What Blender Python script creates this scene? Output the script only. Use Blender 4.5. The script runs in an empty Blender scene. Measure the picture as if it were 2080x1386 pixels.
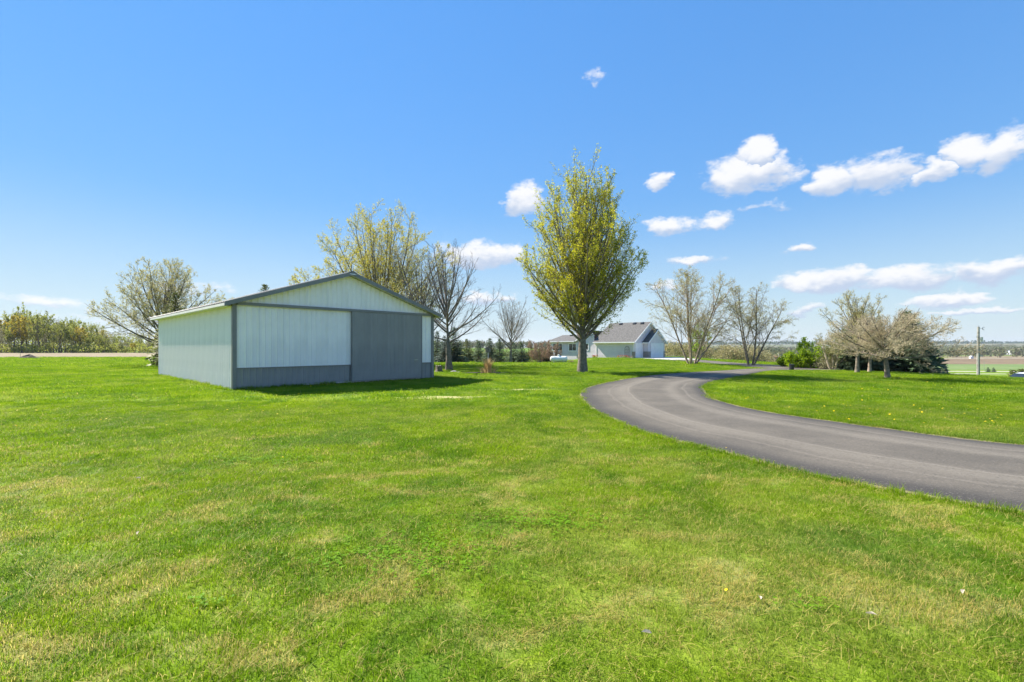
import bpy, math, random
import numpy as np
from mathutils import Vector

# ------------------------------------------------------------------ scene, camera, sky, sun
sc = bpy.context.scene
COL = sc.collection
F_PX, HORIZON, CAM_H = 945.0, 705.0, 1.65          # focal length and horizon in photo pixels

cam_data = bpy.data.cameras.new('camera')
cam = bpy.data.objects.new('camera', cam_data); COL.objects.link(cam)
cam.location = (0, 0, CAM_H)
cam.rotation_euler = (math.radians(90), 0, 0)
cam_data.sensor_width = 36
cam_data.lens = F_PX / 2080 * 36
cam_data.shift_y = (HORIZON - 693) / 2080
cam_data.clip_start = 0.05
cam_data.clip_end = 20000
sc.camera = cam

EXPO = 1.33
sc.view_settings.view_transform = 'Standard'
sc.view_settings.look = 'None'
sc.view_settings.exposure = EXPO
sc.view_settings.gamma = 1.0
sc.view_settings.use_curve_mapping = False
sc.cycles.use_denoising = True
sc.cycles.max_bounces = 8
sc.cycles.transparent_max_bounces = 8
sc.cycles.sample_clamp_indirect = 6

TO_SUN = Vector((-0.858, 0.514, 0.96)).normalized()
SUN_EL = math.asin(TO_SUN.z)
SUN_AZ = math.atan2(TO_SUN.x, TO_SUN.y)
sun_data = bpy.data.lights.new('sun', 'SUN')
sun = bpy.data.objects.new('sun', sun_data); COL.objects.link(sun)
sun.location = (-40, 30, 50)
sun.rotation_euler = TO_SUN.to_track_quat('Z', 'Y').to_euler()
sun_data.energy = 4.9
sun_data.angle = math.radians(0.53)
sun_data.color = (1.0, 0.94, 0.83)

world = bpy.data.worlds.new('World'); sc.world = world
world.use_nodes = True


class NT:
    """small helper to write node trees"""
    def __init__(self, tree):
        self.t = tree; self.t.nodes.clear()
    def n(self, typ, **kw):
        nd = self.t.nodes.new(typ)
        for k, v in kw.items():
            if hasattr(nd, k): setattr(nd, k, v)
        return nd
    def put(self, sock, v):
        if isinstance(v, bpy.types.NodeSocket): self.t.links.new(v, sock)
        else:
            if isinstance(v, (tuple, list)) and len(v) == 3 and sock.type == 'RGBA': v = (*v, 1)
            sock.default_value = v
    def math(self, op, a, b=0.0, c=None, clamp=False):
        nd = self.n('ShaderNodeMath', operation=op, use_clamp=clamp)
        self.put(nd.inputs[0], a); self.put(nd.inputs[1], b)
        if c is not None: self.put(nd.inputs[2], c)
        return nd.outputs[0]
    def vmath(self, op, a, b=(0, 0, 0)):
        nd = self.n('ShaderNodeVectorMath', operation=op)
        self.put(nd.inputs[0], a)
        if op == 'SCALE': self.put(nd.inputs['Scale'], b)
        elif op not in ('LENGTH', 'NORMALIZE'): self.put(nd.inputs[1], b)
        return nd.outputs['Value'] if op in ('LENGTH', 'DOT_PRODUCT', 'DISTANCE') else nd.outputs[0]
    def mix(self, f, a, b, mode='MIX'):
        nd = self.n('ShaderNodeMix', data_type='RGBA', blend_type=mode)
        self.put(nd.inputs[0], f); self.put(nd.inputs[6], a); self.put(nd.inputs[7], b)
        return nd.outputs[2]
    def noise(self, vec, scale, detail=3, rough=.55, color=False, dist=0.0):
        nd = self.n('ShaderNodeTexNoise')
        if vec is not None: self.put(nd.inputs['Vector'], vec)
        nd.inputs['Scale'].default_value = scale; nd.inputs['Detail'].default_value = detail
        nd.inputs['Roughness'].default_value = rough; nd.inputs['Distortion'].default_value = dist
        return nd.outputs['Color' if color else 0]
    def smooth(self, v, lo, hi, a=0.0, b=1.0):
        nd = self.n('ShaderNodeMapRange', interpolation_type='SMOOTHSTEP')
        self.put(nd.inputs[0], v); self.put(nd.inputs[1], lo); self.put(nd.inputs[2], hi)
        self.put(nd.inputs[3], a); self.put(nd.inputs[4], b)
        return nd.outputs[0]


SKY_GAIN, SKY_SHOULDER, SKY_SAT = 2.7, 3.1, 1.27
def build_sky():
    t = NT(world.node_tree)
    out = t.n('ShaderNodeOutputWorld'); bg = t.n('ShaderNodeBackground')
    t.t.links.new(bg.outputs[0], out.inputs[0])
    sky = t.n('ShaderNodeTexSky', sky_type='NISHITA')
    sky.sun_disc = False
    sky.sun_elevation = SUN_EL
    sky.sun_rotation = SUN_AZ
    sky.air_density = 1.0; sky.dust_density = 0.0; sky.ozone_density = 1.5
    sky.altitude = 200
    W = 1.0 / (2 ** EXPO) / .1                          # radiance that shows as display white
    # soft shoulder: no part of the clear sky burns out
    lum = t.vmath('DOT_PRODUCT', sky.outputs[0], (.25, .45, .30))
    base = t.vmath('SCALE', sky.outputs[0], t.math('DIVIDE', SKY_GAIN, t.math('ADD', 1.0, t.math('MULTIPLY', lum, SKY_SHOULDER / W))))
    hs = t.n('ShaderNodeHueSaturation')
    hs.inputs['Saturation'].default_value = SKY_SAT
    t.put(hs.inputs['Color'], base)
    base = hs.outputs[0]
    tc = t.n('ShaderNodeTexCoord')
    d = tc.outputs['Generated']
    sep = t.n('ShaderNodeSeparateXYZ'); t.put(sep.inputs[0], d)
    az = t.math('ARCTAN2', sep.outputs[0], sep.outputs[1])
    el = t.math('ARCSINE', sep.outputs[2])
    cmb = t.n('ShaderNodeCombineXYZ'); t.put(cmb.inputs[0], az); t.put(cmb.inputs[1], el)
    ae = cmb.outputs[0]
    # ragged edges: warp the direction with noise
    st = t.vmath('MULTIPLY', ae, (1.0, 1.7, 1.0))
    w1 = t.vmath('SUBTRACT', t.noise(st, 16, 4, .6, True), (.5, .5, .5))
    aew = t.vmath('ADD', ae, t.vmath('MULTIPLY', w1, (.10, .05, 0)))
    # clouds: azimuth, elevation, half width, half height, strength
    def pxc(x0, x1, y0, y1, s=1.0):
        xm, ym = (x0 + x1) / 2 - 1040, HORIZON - (y0 + y1) / 2
        a = math.atan2(xm, F_PX); r = math.hypot(xm, F_PX); e = math.atan2(ym, r)
        hw = abs(math.atan2(x1 - 1040, F_PX) - math.atan2(x0 - 1040, F_PX)) / 2
        hh = abs(math.atan2(HORIZON - y0, r) - math.atan2(HORIZON - y1, r)) / 2
        return (a, e, hw * 1.16, hh * 1.32, s)
    cl = [pxc(1422, 1622, 308, 395), pxc(1500, 1590, 278, 345, .9), pxc(1312, 1372, 350, 394, .8),
          pxc(1640, 1745, 328, 406), pxc(1700, 1860, 302, 398), pxc(1845, 1940, 325, 372, .9),
          pxc(1900, 2020, 275, 350, .9), pxc(1980, 2110, 248, 345, .95),
          pxc(1015, 1112, 372, 442),
          pxc(880, 1080, 490, 548, 1.0),
          pxc(1300, 1415, 440, 484, .8), pxc(1410, 1515, 430, 470, .6),
          pxc(1500, 1600, 405, 430, .5), pxc(1585, 1668, 490, 514, .8), pxc(1340, 1480, 519, 540, .75),
          pxc(1580, 1800, 545, 595, 1.0), pxc(1740, 1960, 534, 588, 1.0), pxc(1900, 2140, 528, 582, 1.0),
          pxc(1835, 2020, 590, 624, .9), pxc(1880, 2130, 620, 640, .75),
          pxc(1590, 1680, 615, 640, .8), pxc(1310, 1370, 576, 597, .7),
          pxc(1198, 1226, 142, 178, .38), pxc(930, 1060, 588, 622, .7),
          pxc(-60, 260, 598, 640, .40), pxc(300, 500, 566, 612, .42), pxc(60, 420, 630, 668, .36)]
    rnd = random.Random(5)
    for k in range(6):                                 # the rest of the sky carries on the same way
        a = math.radians(75 + 42 * k + rnd.uniform(-12, 12))
        cl.append((a if a < math.pi else a - 2 * math.pi, math.radians(rnd.uniform(6, 20)),
                   rnd.uniform(.10, .2), rnd.uniform(.03, .045), 1.0))
    F = v = None
    for (a, e, w, h, s) in cl:
        nd = t.n('ShaderNodeVectorMath', operation='MULTIPLY_ADD')
        t.put(nd.inputs[0], aew); nd.inputs[1].default_value = (1 / w, 1 / h, 0); nd.inputs[2].default_value = (-a / w, -(e - h * .1) / h, 0)
        q = nd.outputs[0]
        f = t.math('MULTIPLY_ADD', t.vmath('DOT_PRODUCT', q, q), -s, s)
        qy = t.vmath('DOT_PRODUCT', q, (0, 1, 0))
        if F is None: F, v = f, qy
        else:
            g = t.math('GREATER_THAN', f, F)
            mx = t.n('ShaderNodeMix', data_type='FLOAT'); t.put(mx.inputs[0], g); t.put(mx.inputs[2], v); t.put(mx.inputs[3], qy)
            v = mx.outputs[0]; F = t.math('MAXIMUM', F, f)
    n2 = t.noise(st, 40, 4, .62)
    n3 = t.noise(st, 13, 3, .6)
    # flat bases: the lower half thins out faster
    edge = t.math('ADD', F, t.math('MULTIPLY', t.math('MINIMUM', v, 0.0), .5))
    edge = t.math('ADD', edge, t.math('MULTIPLY', t.math('SUBTRACT', n2, .5), .95))
    edge = t.math('ADD', edge, t.math('MULTIPLY', t.math('SUBTRACT', n3, .5), 1.0))
    dens = t.smooth(edge, .10, .72)
    shade = t.smooth(t.math('ADD', v, t.math('MULTIPLY', t.math('SUBTRACT', n3, .5), 1.2)), -.35, .32)
    ccol = t.mix(shade, (.56 * W, .66 * W, .84 * W), (1.0 * W, 1.0 * W, 1.02 * W))
    # pale, moist air just above the horizon
    hz = t.smooth(el, -.03, .30, .72, 0.0)
    base = t.mix(hz, base, (.66 * W, .82 * W, 1.0 * W))
    fade = t.smooth(el, .0, .08, .5, .97)
    c = t.mix(t.math('MULTIPLY', dens, fade), base, ccol)
    t.put(bg.inputs[0], c)
    bg.inputs[1].default_value = .1
    world.cycles.sampling_method = 'MANUAL'
    world.cycles.sample_map_resolution = 256
build_sky()


# ------------------------------------------------------------------ helpers
def sstep(t):
    t = np.clip(t, 0, 1); return t * t * (3 - 2 * t)

def crest(y):
    return 24.5 - 4.0 * np.exp(-((np.asarray(y, float) - 34.5) / 5.0) ** 2)

def H(x, y):
    """ground height: flat lawn, a bank falling to a valley on the right, a dip by the house, far rise"""
    x = np.asarray(x, float); y = np.asarray(y, float)
    z = -9.0 * sstep((x - crest(y)) / 65.0)
    z = z - 0.75 * sstep((y - 44) / 24) * sstep((13.5 - x) / 7) * sstep((x + 34) / 12)
    r = np.hypot(x, y)
    z = z + 26 * sstep((r - 900) / 2300) * sstep((x - 20) / 300)
    return z

def Hs(x, y): return float(H(x, y))

def gp(px, py, z=0.0):
    """photo pixel on ground of height z -> x, y"""
    d = F_PX * (CAM_H - z) / (py - HORIZON)
    return ((px - 1040) / F_PX * d, d)

def at(px, d):
    x = (px - 1040) / F_PX * d
    return (x, d, Hs(x, d))

def zpix(py, d): return CAM_H + (HORIZON - py) / F_PX * d


def mesh_np(name, verts, faces, uv=None, smooth=False):
    """verts (N,3); faces (M,k) int array or list of such arrays"""
    me = bpy.data.meshes.new(name)
    verts = np.asarray(verts, np.float32).reshape(-1, 3)
    fl = faces if isinstance(faces, list) else [faces]
    fl = [np.asarray(f, np.int32) for f in fl if len(f)]
    me.vertices.add(len(verts)); me.vertices.foreach_set('co', verts.ravel())
    idx = np.concatenate([f.ravel() for f in fl])
    tot = np.concatenate([np.full(len(f), f.shape[1], np.int32) for f in fl])
    start = np.concatenate([[0], np.cumsum(tot)[:-1]]).astype(np.int32)
    me.loops.add(len(idx)); me.loops.foreach_set('vertex_index', idx)
    me.polygons.add(len(tot)); me.polygons.foreach_set('loop_start', start); me.polygons.foreach_set('loop_total', tot)
    if smooth: me.polygons.foreach_set('use_smooth', np.ones(len(tot), bool))
    me.update(calc_edges=True)
    if uv is not None:
        l = me.uv_layers.new(name='UVMap')
        l.data.foreach_set('uv', np.asarray(uv, np.float32)[idx].ravel())
    return me

class MB:
    """collects simple shapes; build() makes ONE mesh object"""
    def __init__(s): s.v = []; s.f = []
    def add(s, vs, fs):
        o = len(s.v); s.v += [tuple(p) for p in vs]; s.f += [tuple(o + i for i in f) for f in fs]; return s
    def box(s, x0, x1, y0, y1, z0, z1):
        return s.add([(x0,y0,z0),(x1,y0,z0),(x1,y1,z0),(x0,y1,z0),(x0,y0,z1),(x1,y0,z1),(x1,y1,z1),(x0,y1,z1)],
                     [(3,2,1,0),(4,5,6,7),(0,1,5,4),(1,2,6,5),(2,3,7,6),(3,0,4,7)])
    def hexa(s, a, b):
        """two quads (4 points each) joined to a closed block"""
        return s.add(list(a) + list(b), [(3,2,1,0),(4,5,6,7),(0,1,5,4),(1,2,6,5),(2,3,7,6),(3,0,4,7)])
    def prism(s, poly, axis, a0, a1):
        """poly of 2D points extruded along axis 'x','y','z'"""
        n = len(poly)
        def pt(p, a): return {'x': (a, p[0], p[1]), 'y': (p[0], a, p[1]), 'z': (p[0], p[1], a)}[axis]
        vs = [pt(p, a0) for p in poly] + [pt(p, a1) for p in poly]
        fs = [tuple(range(n))[::-1], tuple(range(n, 2 * n))] + [(i, (i+1) % n, n + (i+1) % n, n + i) for i in range(n)]
        return s.add(vs, fs)
    def tube(s, pts, rad, n=8, caps=True):
        pts = [Vector(p) for p in pts]
        if not isinstance(rad, (list, tuple)): rad = [rad] * len(pts)
        vs = []; fs = []
        for i, p in enumerate(pts):
            t = (pts[min(i+1, len(pts)-1)] - pts[max(i-1, 0)]).normalized()
            ref = Vector((1, 0, 0)) if abs(t.x) < .8 else Vector((0, 1, 0))
            u = t.cross(ref).normalized(); w = t.cross(u)
            for k in range(n):
                a = 2 * math.pi * k / n
                vs.append(p + (u * math.cos(a) + w * math.sin(a)) * rad[i])
        for i in range(len(pts) - 1):
            for k in range(n):
                fs.append((i*n+k, i*n+(k+1) % n, (i+1)*n+(k+1) % n, (i+1)*n+k))
        if caps: fs += [tuple(range(n))[::-1], tuple(range((len(pts)-1)*n, len(pts)*n))]
        return s.add(vs, fs)
    def lathe(s, prof, n=20, axis='z', c=(0, 0, 0)):
        vs = []; fs = []
        for (r, h) in prof:
            for k in range(n):
                a = 2 * math.pi * k / n
                p = (r*math.cos(a), r*math.sin(a), h) if axis == 'z' else (h, r*math.cos(a), r*math.sin(a))
                vs.append((p[0]+c[0], p[1]+c[1], p[2]+c[2]))
        for i in range(len(prof) - 1):
            for k in range(n): fs.append((i*n+k, i*n+(k+1) % n, (i+1)*n+(k+1) % n, (i+1)*n+k))
        fs += [tuple(range(n))[::-1], tuple(range((len(prof)-1)*n, len(prof)*n))]
        return s.add(vs, fs)
    def mesh(s, name, smooth=False):
        me = bpy.data.meshes.new(name); me.from_pydata(s.v, [], s.f); me.update()
        if smooth: me.polygons.foreach_set('use_smooth', np.ones(len(me.polygons), bool))
        return me
    def build(s, name, mat, parent=None, loc=None, smooth=False, label=None):
        return obj(name, s.mesh(name, smooth), mat, parent, loc, label)

def obj(name, me, mat, parent=None, loc=None, label=None):
    o = bpy.data.objects.new(name, me); COL.objects.link(o)
    if mat is not None and not me.materials: me.materials.append(mat)
    if parent is not None: o.parent = parent
    if loc is not None: o.location = loc
    if label: o['label'] = label
    return o

def tag(o, label, cat, group=None, kind=None):
    o['label'] = label; o['category'] = cat
    if group: o['group'] = group
    if kind: o['kind'] = kind
    return o

def struct(o): o['kind'] = 'structure'; return o

def thing(name, label, cat, loc=(0, 0, 0), rz=0, group=None):
    o = bpy.data.objects.new(name, None); COL.objects.link(o)
    o.location = loc; o.rotation_euler = (0, 0, rz); o.empty_display_size = .2
    return tag(o, label, cat, group)

def dup(root, loc, rz=0, scale=1.0, label=None):
    r = root.copy(); COL.objects.link(r); r.location = loc; r.rotation_euler = (0, 0, rz)
    r.scale = scale if isinstance(scale, (tuple, list)) else (scale,) * 3
    if label: r['label'] = label
    for ch in list(root.children):
        c = ch.copy(); COL.objects.link(c); c.parent = r
        for g in list(ch.children):
            d = g.copy(); COL.objects.link(d); d.parent = c
    return r


# ------------------------------------------------------------------ materials
def new_mat(name):
    m = bpy.data.materials.new(name); m.use_nodes = True
    t = NT(m.node_tree)
    out = t.n('ShaderNodeOutputMaterial')
    return m, t, out

def pbr(name, col, rough=.6, vary=.12, scale=6.0, metal=0.0, bump=0.0, bscale=60, spec=.5, col2=None, island=0.0):
    m, t, out = new_mat(name)
    b = t.n('ShaderNodeBsdfPrincipled'); t.t.links.new(b.outputs[0], out.inputs[0])
    tc = t.n('ShaderNodeTexCoord'); v = tc.outputs['Object']
    n = t.noise(v, scale, 5, .6)
    c2 = col2 if col2 else tuple(max(0, c * (1 - 2.2 * vary)) for c in col)
    c = t.mix(t.smooth(n, .3, .7), tuple(min(1, c * (1 + vary * .6)) for c in col), c2)
    if island:
        g = t.n('ShaderNodeNewGeometry')
        c = t.mix(island, c, t.mix(g.outputs['Random Per Island'], tuple(x * .45 for x in col), tuple(min(1, x * 1.5) for x in col)))
    t.put(b.inputs['Base Color'], c)
    t.put(b.inputs['Roughness'], t.smooth(n, .2, .8, max(.03, rough - .08), min(1, rough + .08)))
    b.inputs['Metallic'].default_value = metal
    b.inputs['Specular IOR Level'].default_value = spec
    if bump:
        bp = t.n('ShaderNodeBump'); bp.inputs['Strength'].default_value = bump; bp.inputs['Distance'].default_value = .02 if bscale > 3 else .05
        t.put(bp.inputs['Height'], t.noise(v, bscale, 4, .6)); t.put(b.inputs['Normal'], bp.outputs[0])
    return m

def leaf_mat(name, ca, cb, cc=None, trans=.4, scale=.8):
    """leaves: three tones by clump noise and by single leaf; some light passes through"""
    m, t, out = new_mat(name)
    tc = t.n('ShaderNodeTexCoord'); g = t.n('ShaderNodeNewGeometry')
    n = t.noise(tc.outputs['Object'], scale, 3, .6)
    r = g.outputs['Random Per Island']
    c = t.mix(t.smooth(t.math('ADD', t.math('MULTIPLY', n, .8), t.math('MULTIPLY', r, .4)), .35, .85), ca, cb)
    if cc: c = t.mix(t.smooth(r, .72, .95), c, cc)
    d = t.n('ShaderNodeBsdfPrincipled'); t.put(d.inputs['Base Color'], c); d.inputs['Roughness'].default_value = .55
    d.inputs['Specular IOR Level'].default_value = .12
    tr = t.n('ShaderNodeBsdfTranslucent'); t.put(tr.inputs[0], c)
    mx = t.n('ShaderNodeMixShader'); mx.inputs[0].default_value = trans
    t.t.links.new(d.outputs[0], mx.inputs[1]); t.t.links.new(tr.outputs[0], mx.inputs[2]); t.t.links.new(mx.outputs[0], out.inputs[0])
    return m

def lawn_colour(t, pos):
    """the colour of the turf at a world position, shared by soil sheet and blades"""
    flat = t.vmath('MULTIPLY', pos, (1, 1, 0))
    big = t.noise(flat, .16, 3, .55)
    mid = t.noise(flat, .75, 4, .6, dist=.6)
    fine = t.noise(flat, 3.2, 3, .6)
    c = t.mix(t.smooth(big, .35, .65), (.205, .325, .006), (.295, .405, .008))
    c = t.mix(t.smooth(mid, .42, .60), c, (.115, .235, .006))
    c = t.mix(t.smooth(fine, .5, .75, 0, .5), c, (.37, .44, .02))
    pale = t.noise(t.vmath('ADD', flat, (13, 41, 0)), .33, 4, .65, dist=.5)
    c = t.mix(t.smooth(pale, .47, .66, 0, .6), c, (.38, .43, .07))
    # bluish rank tufts
    bl = t.noise(t.vmath('ADD', flat, (31, 7, 0)), .42, 3, .6)
    c = t.mix(t.smooth(bl, .56, .70, 0, .75), c, (.15, .255, .035))
    # dry straw patches, strongest on the worn ground near the camera
    sp = t.n('ShaderNodeSeparateXYZ'); t.put(sp.inputs[0], flat)
    near = t.smooth(sp.outputs[1], 3.0, 15.0, 1.0, .25)
    dry = t.noise(t.vmath('MULTIPLY', t.vmath('ADD', flat, (5, 19, 0)), (1.0, 1.5, 1)), .95, 4, .62, dist=.8)
    lim = t.math('SUBTRACT', .67, t.math('MULTIPLY', near, .16))
    dryf = t.smooth(t.math('SUBTRACT', dry, lim), -.05, .16, 0, .72)
    return c, dryf, near

M = {}
def lawn_materials():
    m, t, out = new_mat('lawn_soil')
    b = t.n('ShaderNodeBsdfPrincipled'); t.t.links.new(b.outputs[0], out.inputs[0])
    g = t.n('ShaderNodeNewGeometry'); pos = g.outputs['Position']
    c, dry, near_f = lawn_colour(t, pos)
    c = t.mix(dry, c, (.43, .37, .15))
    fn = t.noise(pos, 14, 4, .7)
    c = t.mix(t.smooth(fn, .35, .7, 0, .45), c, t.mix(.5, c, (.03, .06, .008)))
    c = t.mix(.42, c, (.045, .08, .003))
    # beyond the valley the land is a patchwork of fields, not turf
    sp = t.n('ShaderNodeSeparateXYZ'); t.put(sp.inputs[0], pos)
    pat = t.noise(t.vmath('MULTIPLY', pos, (1, .4, 0)), .0035, 2, .4)
    land = t.mix(t.smooth(pat, .45, .55), (.13, .145, .07), (.15, .145, .09))
    c = t.mix(t.smooth(sp.outputs[1], 450, 700), c, land)
    t.put(b.inputs['Base Color'], c); b.inputs['Roughness'].default_value = .9
    b.inputs['Specular IOR Level'].default_value = .15
    bp = t.n('ShaderNodeBump'); bp.inputs['Strength'].default_value = .6; bp.inputs['Distance'].default_value = .05
    t.put(bp.inputs['Height'], t.noise(pos, 22, 4, .7)); t.put(b.inputs['Normal'], bp.outputs[0])
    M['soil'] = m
    for key, k_dry, k_base in (('blade', .50, .05), ('thatch', 1.25, .22)):
        m, t, out = new_mat('grass_' + key)
        g = t.n('ShaderNodeNewGeometry'); pos = g.outputs['Position']
        c, dry, near_f = lawn_colour(t, pos)
        oi = t.n('ShaderNodeObjectInfo')
        r = g.outputs['Random Per Island']
        straw = t.math('LESS_THAN', t.math('ADD', r, t.math('MULTIPLY', oi.outputs['Random'], .25)), t.math('ADD', t.math('MULTIPLY', dry, k_dry), t.math('ADD', k_base, t.math('MULTIPLY', near_f, k_base))))
        c = t.mix(t.math('MULTIPLY', oi.outputs['Random'], .5), c, t.mix(.5, c, (.27, .37, .02)))
        c = t.mix(t.math('MULTIPLY', r, .4), c, (.09, .19, .01))
        c = t.mix(straw, c, t.mix(r, (.58, .48, .15), (.45, .41, .09)))
        d = t.n('ShaderNodeBsdfPrincipled'); t.put(d.inputs['Base Color'], c); d.inputs['Roughness'].default_value = .5
        d.inputs['Specular IOR Level'].default_value = .12
        tr = t.n('ShaderNodeBsdfTranslucent'); t.put(tr.inputs[0], c)
        mx = t.n('ShaderNodeMixShader'); mx.inputs[0].default_value = .58
        t.t.links.new(d.outputs[0], mx.inputs[1]); t.t.links.new(tr.outputs[0], mx.inputs[2]); t.t.links.new(mx.outputs[0], out.inputs[0])
        M[key] = m
lawn_materials()

def asphalt_material():
    m, t, out = new_mat('asphalt')
    b = t.n('ShaderNodeBsdfPrincipled'); t.t.links.new(b.outputs[0], out.inputs[0])
    uv = t.n('ShaderNodeUVMap'); uv.uv_map = 'UVMap'
    sp = t.n('ShaderNodeSeparateXYZ'); t.put(sp.inputs[0], uv.outputs[0])
    u = sp.outputs[0]
    g = t.n('ShaderNodeNewGeometry'); pos = g.outputs['Position']
    n1 = t.noise(pos, .7, 4, .6); n2 = t.noise(pos, 34, 4, .75); n3 = t.noise(pos, 5, 5, .75)
    uw = t.math('ADD', u, t.math('MULTIPLY', t.math('SUBTRACT', n1, .5), .05))
    def track(c, w, s):
        return t.smooth(t.math('ABSOLUTE', t.math('SUBTRACT', uw, c)), 0, w, s, 0)
    tr = t.math('ADD', track(.30, .10, .7), track(.68, .10, .65))
    tr = t.math('ADD', tr, t.math('ADD', track(.205, .018, .5), t.math('ADD', track(.345, .014, .6), track(.80, .02, .6))))
    tr = t.math('MULTIPLY', tr, t.smooth(n3, .25, .65, .5, 1.0))
    c = t.mix(t.smooth(n1, .3, .7), (.092, .080, .064), (.126, .109, .087))
    c = t.mix(t.math('MULTIPLY', tr, .8, clamp=True), c, (.215, .188, .15))
    edge = t.smooth(t.math('ABSOLUTE', t.math('SUBTRACT', uw, .5)), .34, .46)
    c = t.mix(t.math('MULTIPLY', edge, .85), c, (.040, .037, .034))
    c = t.mix(t.smooth(n3, .5, .72, 0, .45), c, (.065, .058, .05))
    c = t.mix(t.smooth(n2, .55, .70, 0, .5), c, (.27, .24, .205))
    c = t.mix(t.smooth(n2, .33, .44, .7, 0), c, (.03, .028, .026))
    t.put(b.inputs['Base Color'], c); b.inputs['Roughness'].default_value = .82
    b.inputs['Specular IOR Level'].default_value = .3
    bp = t.n('ShaderNodeBump'); bp.inputs['Strength'].default_value = .8; bp.inputs['Distance'].default_value = .012
    t.put(bp.inputs['Height'], n2); t.put(b.inputs['Normal'], bp.outputs[0])
    return m
M['asphalt'] = asphalt_material()

def field_material(name, ca, cb, cc, s1, s2, stretch=(1, 1, 1)):
    m, t, out = new_mat(name)
    b = t.n('ShaderNodeBsdfPrincipled'); t.t.links.new(b.outputs[0], out.inputs[0])
    g = t.n('ShaderNodeNewGeometry'); pos = t.vmath('MULTIPLY', g.outputs['Position'], stretch)
    n1 = t.noise(pos, s1, 4, .6); n2 = t.noise(pos, s2, 4, .7)
    c = t.mix(t.smooth(n1, .35, .65), ca, cb)
    c = t.mix(t.smooth(n2, .5, .68), c, cc)
    t.put(b.inputs['Base Color'], c); b.inputs['Roughness'].default_value = .95
    b.inputs['Specular IOR Level'].default_value = .1
    return m
M['stubble'] = field_material('stubble', (.25, .20, .125), (.19, .145, .09), (.36, .31, .21), .15, 1.6)
M['plough'] = field_material('ploughed_soil', (.185, .135, .085), (.145, .105, .066), (.235, .18, .115), .02, .25, (1, .3, 1))
M['crop_dull'] = field_material('valley_young_crop', (.15, .21, .07), (.12, .18, .06), (.19, .22, .10), .02, .2)
M['crop'] = field_material('young_crop', (.12, .20, .03), (.09, .17, .025), (.15, .22, .05), .02, .2)
M['gravel'] = field_material('pale_gravel', (.46, .43, .37), (.38, .36, .30), (.52, .49, .43), .3, 3)
M['verge'] = field_material('verge_soil', (.22, .19, .10), (.15, .13, .07), (.36, .32, .19), 2, 14)
M['sand'] = field_material('dry_sandy_soil', (.40, .36, .16), (.30, .31, .09), (.52, .46, .26), 2.2, 9)
M['concrete'] = pbr('concrete', (.50, .475, .43), .85, .08, 1.2, bump=.2)
M['shed_white'] = pbr('white_painted_steel', (.97, .91, .875), .40, .05, .7, spec=.5, bump=.12, bscale=2.2)
M['shed_grey'] = pbr('grey_painted_steel', (.275, .266, .262), .40, .07, .8, spec=.5, bump=.12, bscale=2.2)
M['shed_trim'] = pbr('grey_steel_trim', (.205, .20, .198), .4, .06, 1.5)
M['soffit'] = pbr('cream_soffit', (.84, .78, .74), .6, .05, 2)
M['roof_steel'] = pbr('dark_grey_roof_steel', (.085, .095, .10), .45, .08, 1.0)
M['galv'] = pbr('galvanised_steel', (.52, .53, .53), .35, .12, 9, metal=.8)
M['siding'] = pbr('pale_lap_siding', (.68, .62, .665), .6, .04, .8)
M['white'] = pbr('white_paint', (.84, .81, .83), .5, .04, 2)
M['shingle'] = pbr('asphalt_shingles', (.118, .112, .106), .95, .3, 5, bump=.7, bscale=18, col2=(.072, .068, .064))
M['stone'] = pbr('cultured_stone', (.34, .29, .255), .9, .3, 4, bump=.6, bscale=9, island=.6)
M['glass'] = pbr('window_glass', (.02, .026, .03), .08, .1, 2, spec=.8)
M['black'] = pbr('black_metal', (.02, .02, .022), .45, .1, 6)
M['tank'] = pbr('white_tank_paint', (.78, .79, .77), .38, .07, 1.5, col2=(.62, .63, .6))
M['wood'] = pbr('weathered_wood', (.27, .235, .20), .9, .2, 7, bump=.6, bscale=30)
M['polewood'] = pbr('grey_pole_wood', (.30, .285, .26), .9, .2, 4, bump=.5, bscale=24)
M['bark'] = pbr('grey_bark', (.20, .168, .135), .95, .22, 7, bump=.8, bscale=14)
M['bark_warm'] = pbr('brown_bark', (.22, .18, .14), .95, .25, 6, bump=.8, bscale=14)
M['bark_tan'] = pbr('tan_twig_bark', (.42, .355, .255), .9, .18, 5, col2=(.30, .25, .175))
M['bark_pale'] = pbr('pale_peeling_bark', (.33, .255, .20), .9, .3, 6, bump=.7, bscale=14, col2=(.16, .115, .09))
M['rock'] = pbr('pinkish_boulder', (.50, .40, .33), .9, .15, 3, bump=.6, bscale=8)
M['dirt'] = pbr('dark_dirt', (.055, .04, .028), 1.0, .2, 4, bump=.8, bscale=12)
M['carpaint'] = pbr('silver_car_paint', (.74, .76, .78), .3, .03, 2, metal=.1)
M['rubber'] = pbr('tyre_rubber', (.015, .015, .016), .8, .1, 8)
M['lamp_glass'] = pbr('lamp_glass', (.65, .65, .62), .15, .05, 4)
M['red'] = pbr('barn_red_paint', (.30, .07, .045), .7, .12, 2)
M['bluewall'] = pbr('pale_blue_siding', (.55, .62, .72), .6, .06, 2)
M['straw'] = leaf_mat('dry_ornamental_grass', (.66, .44, .19), (.74, .56, .30), (.54, .32, .13), .45, 3)

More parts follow.
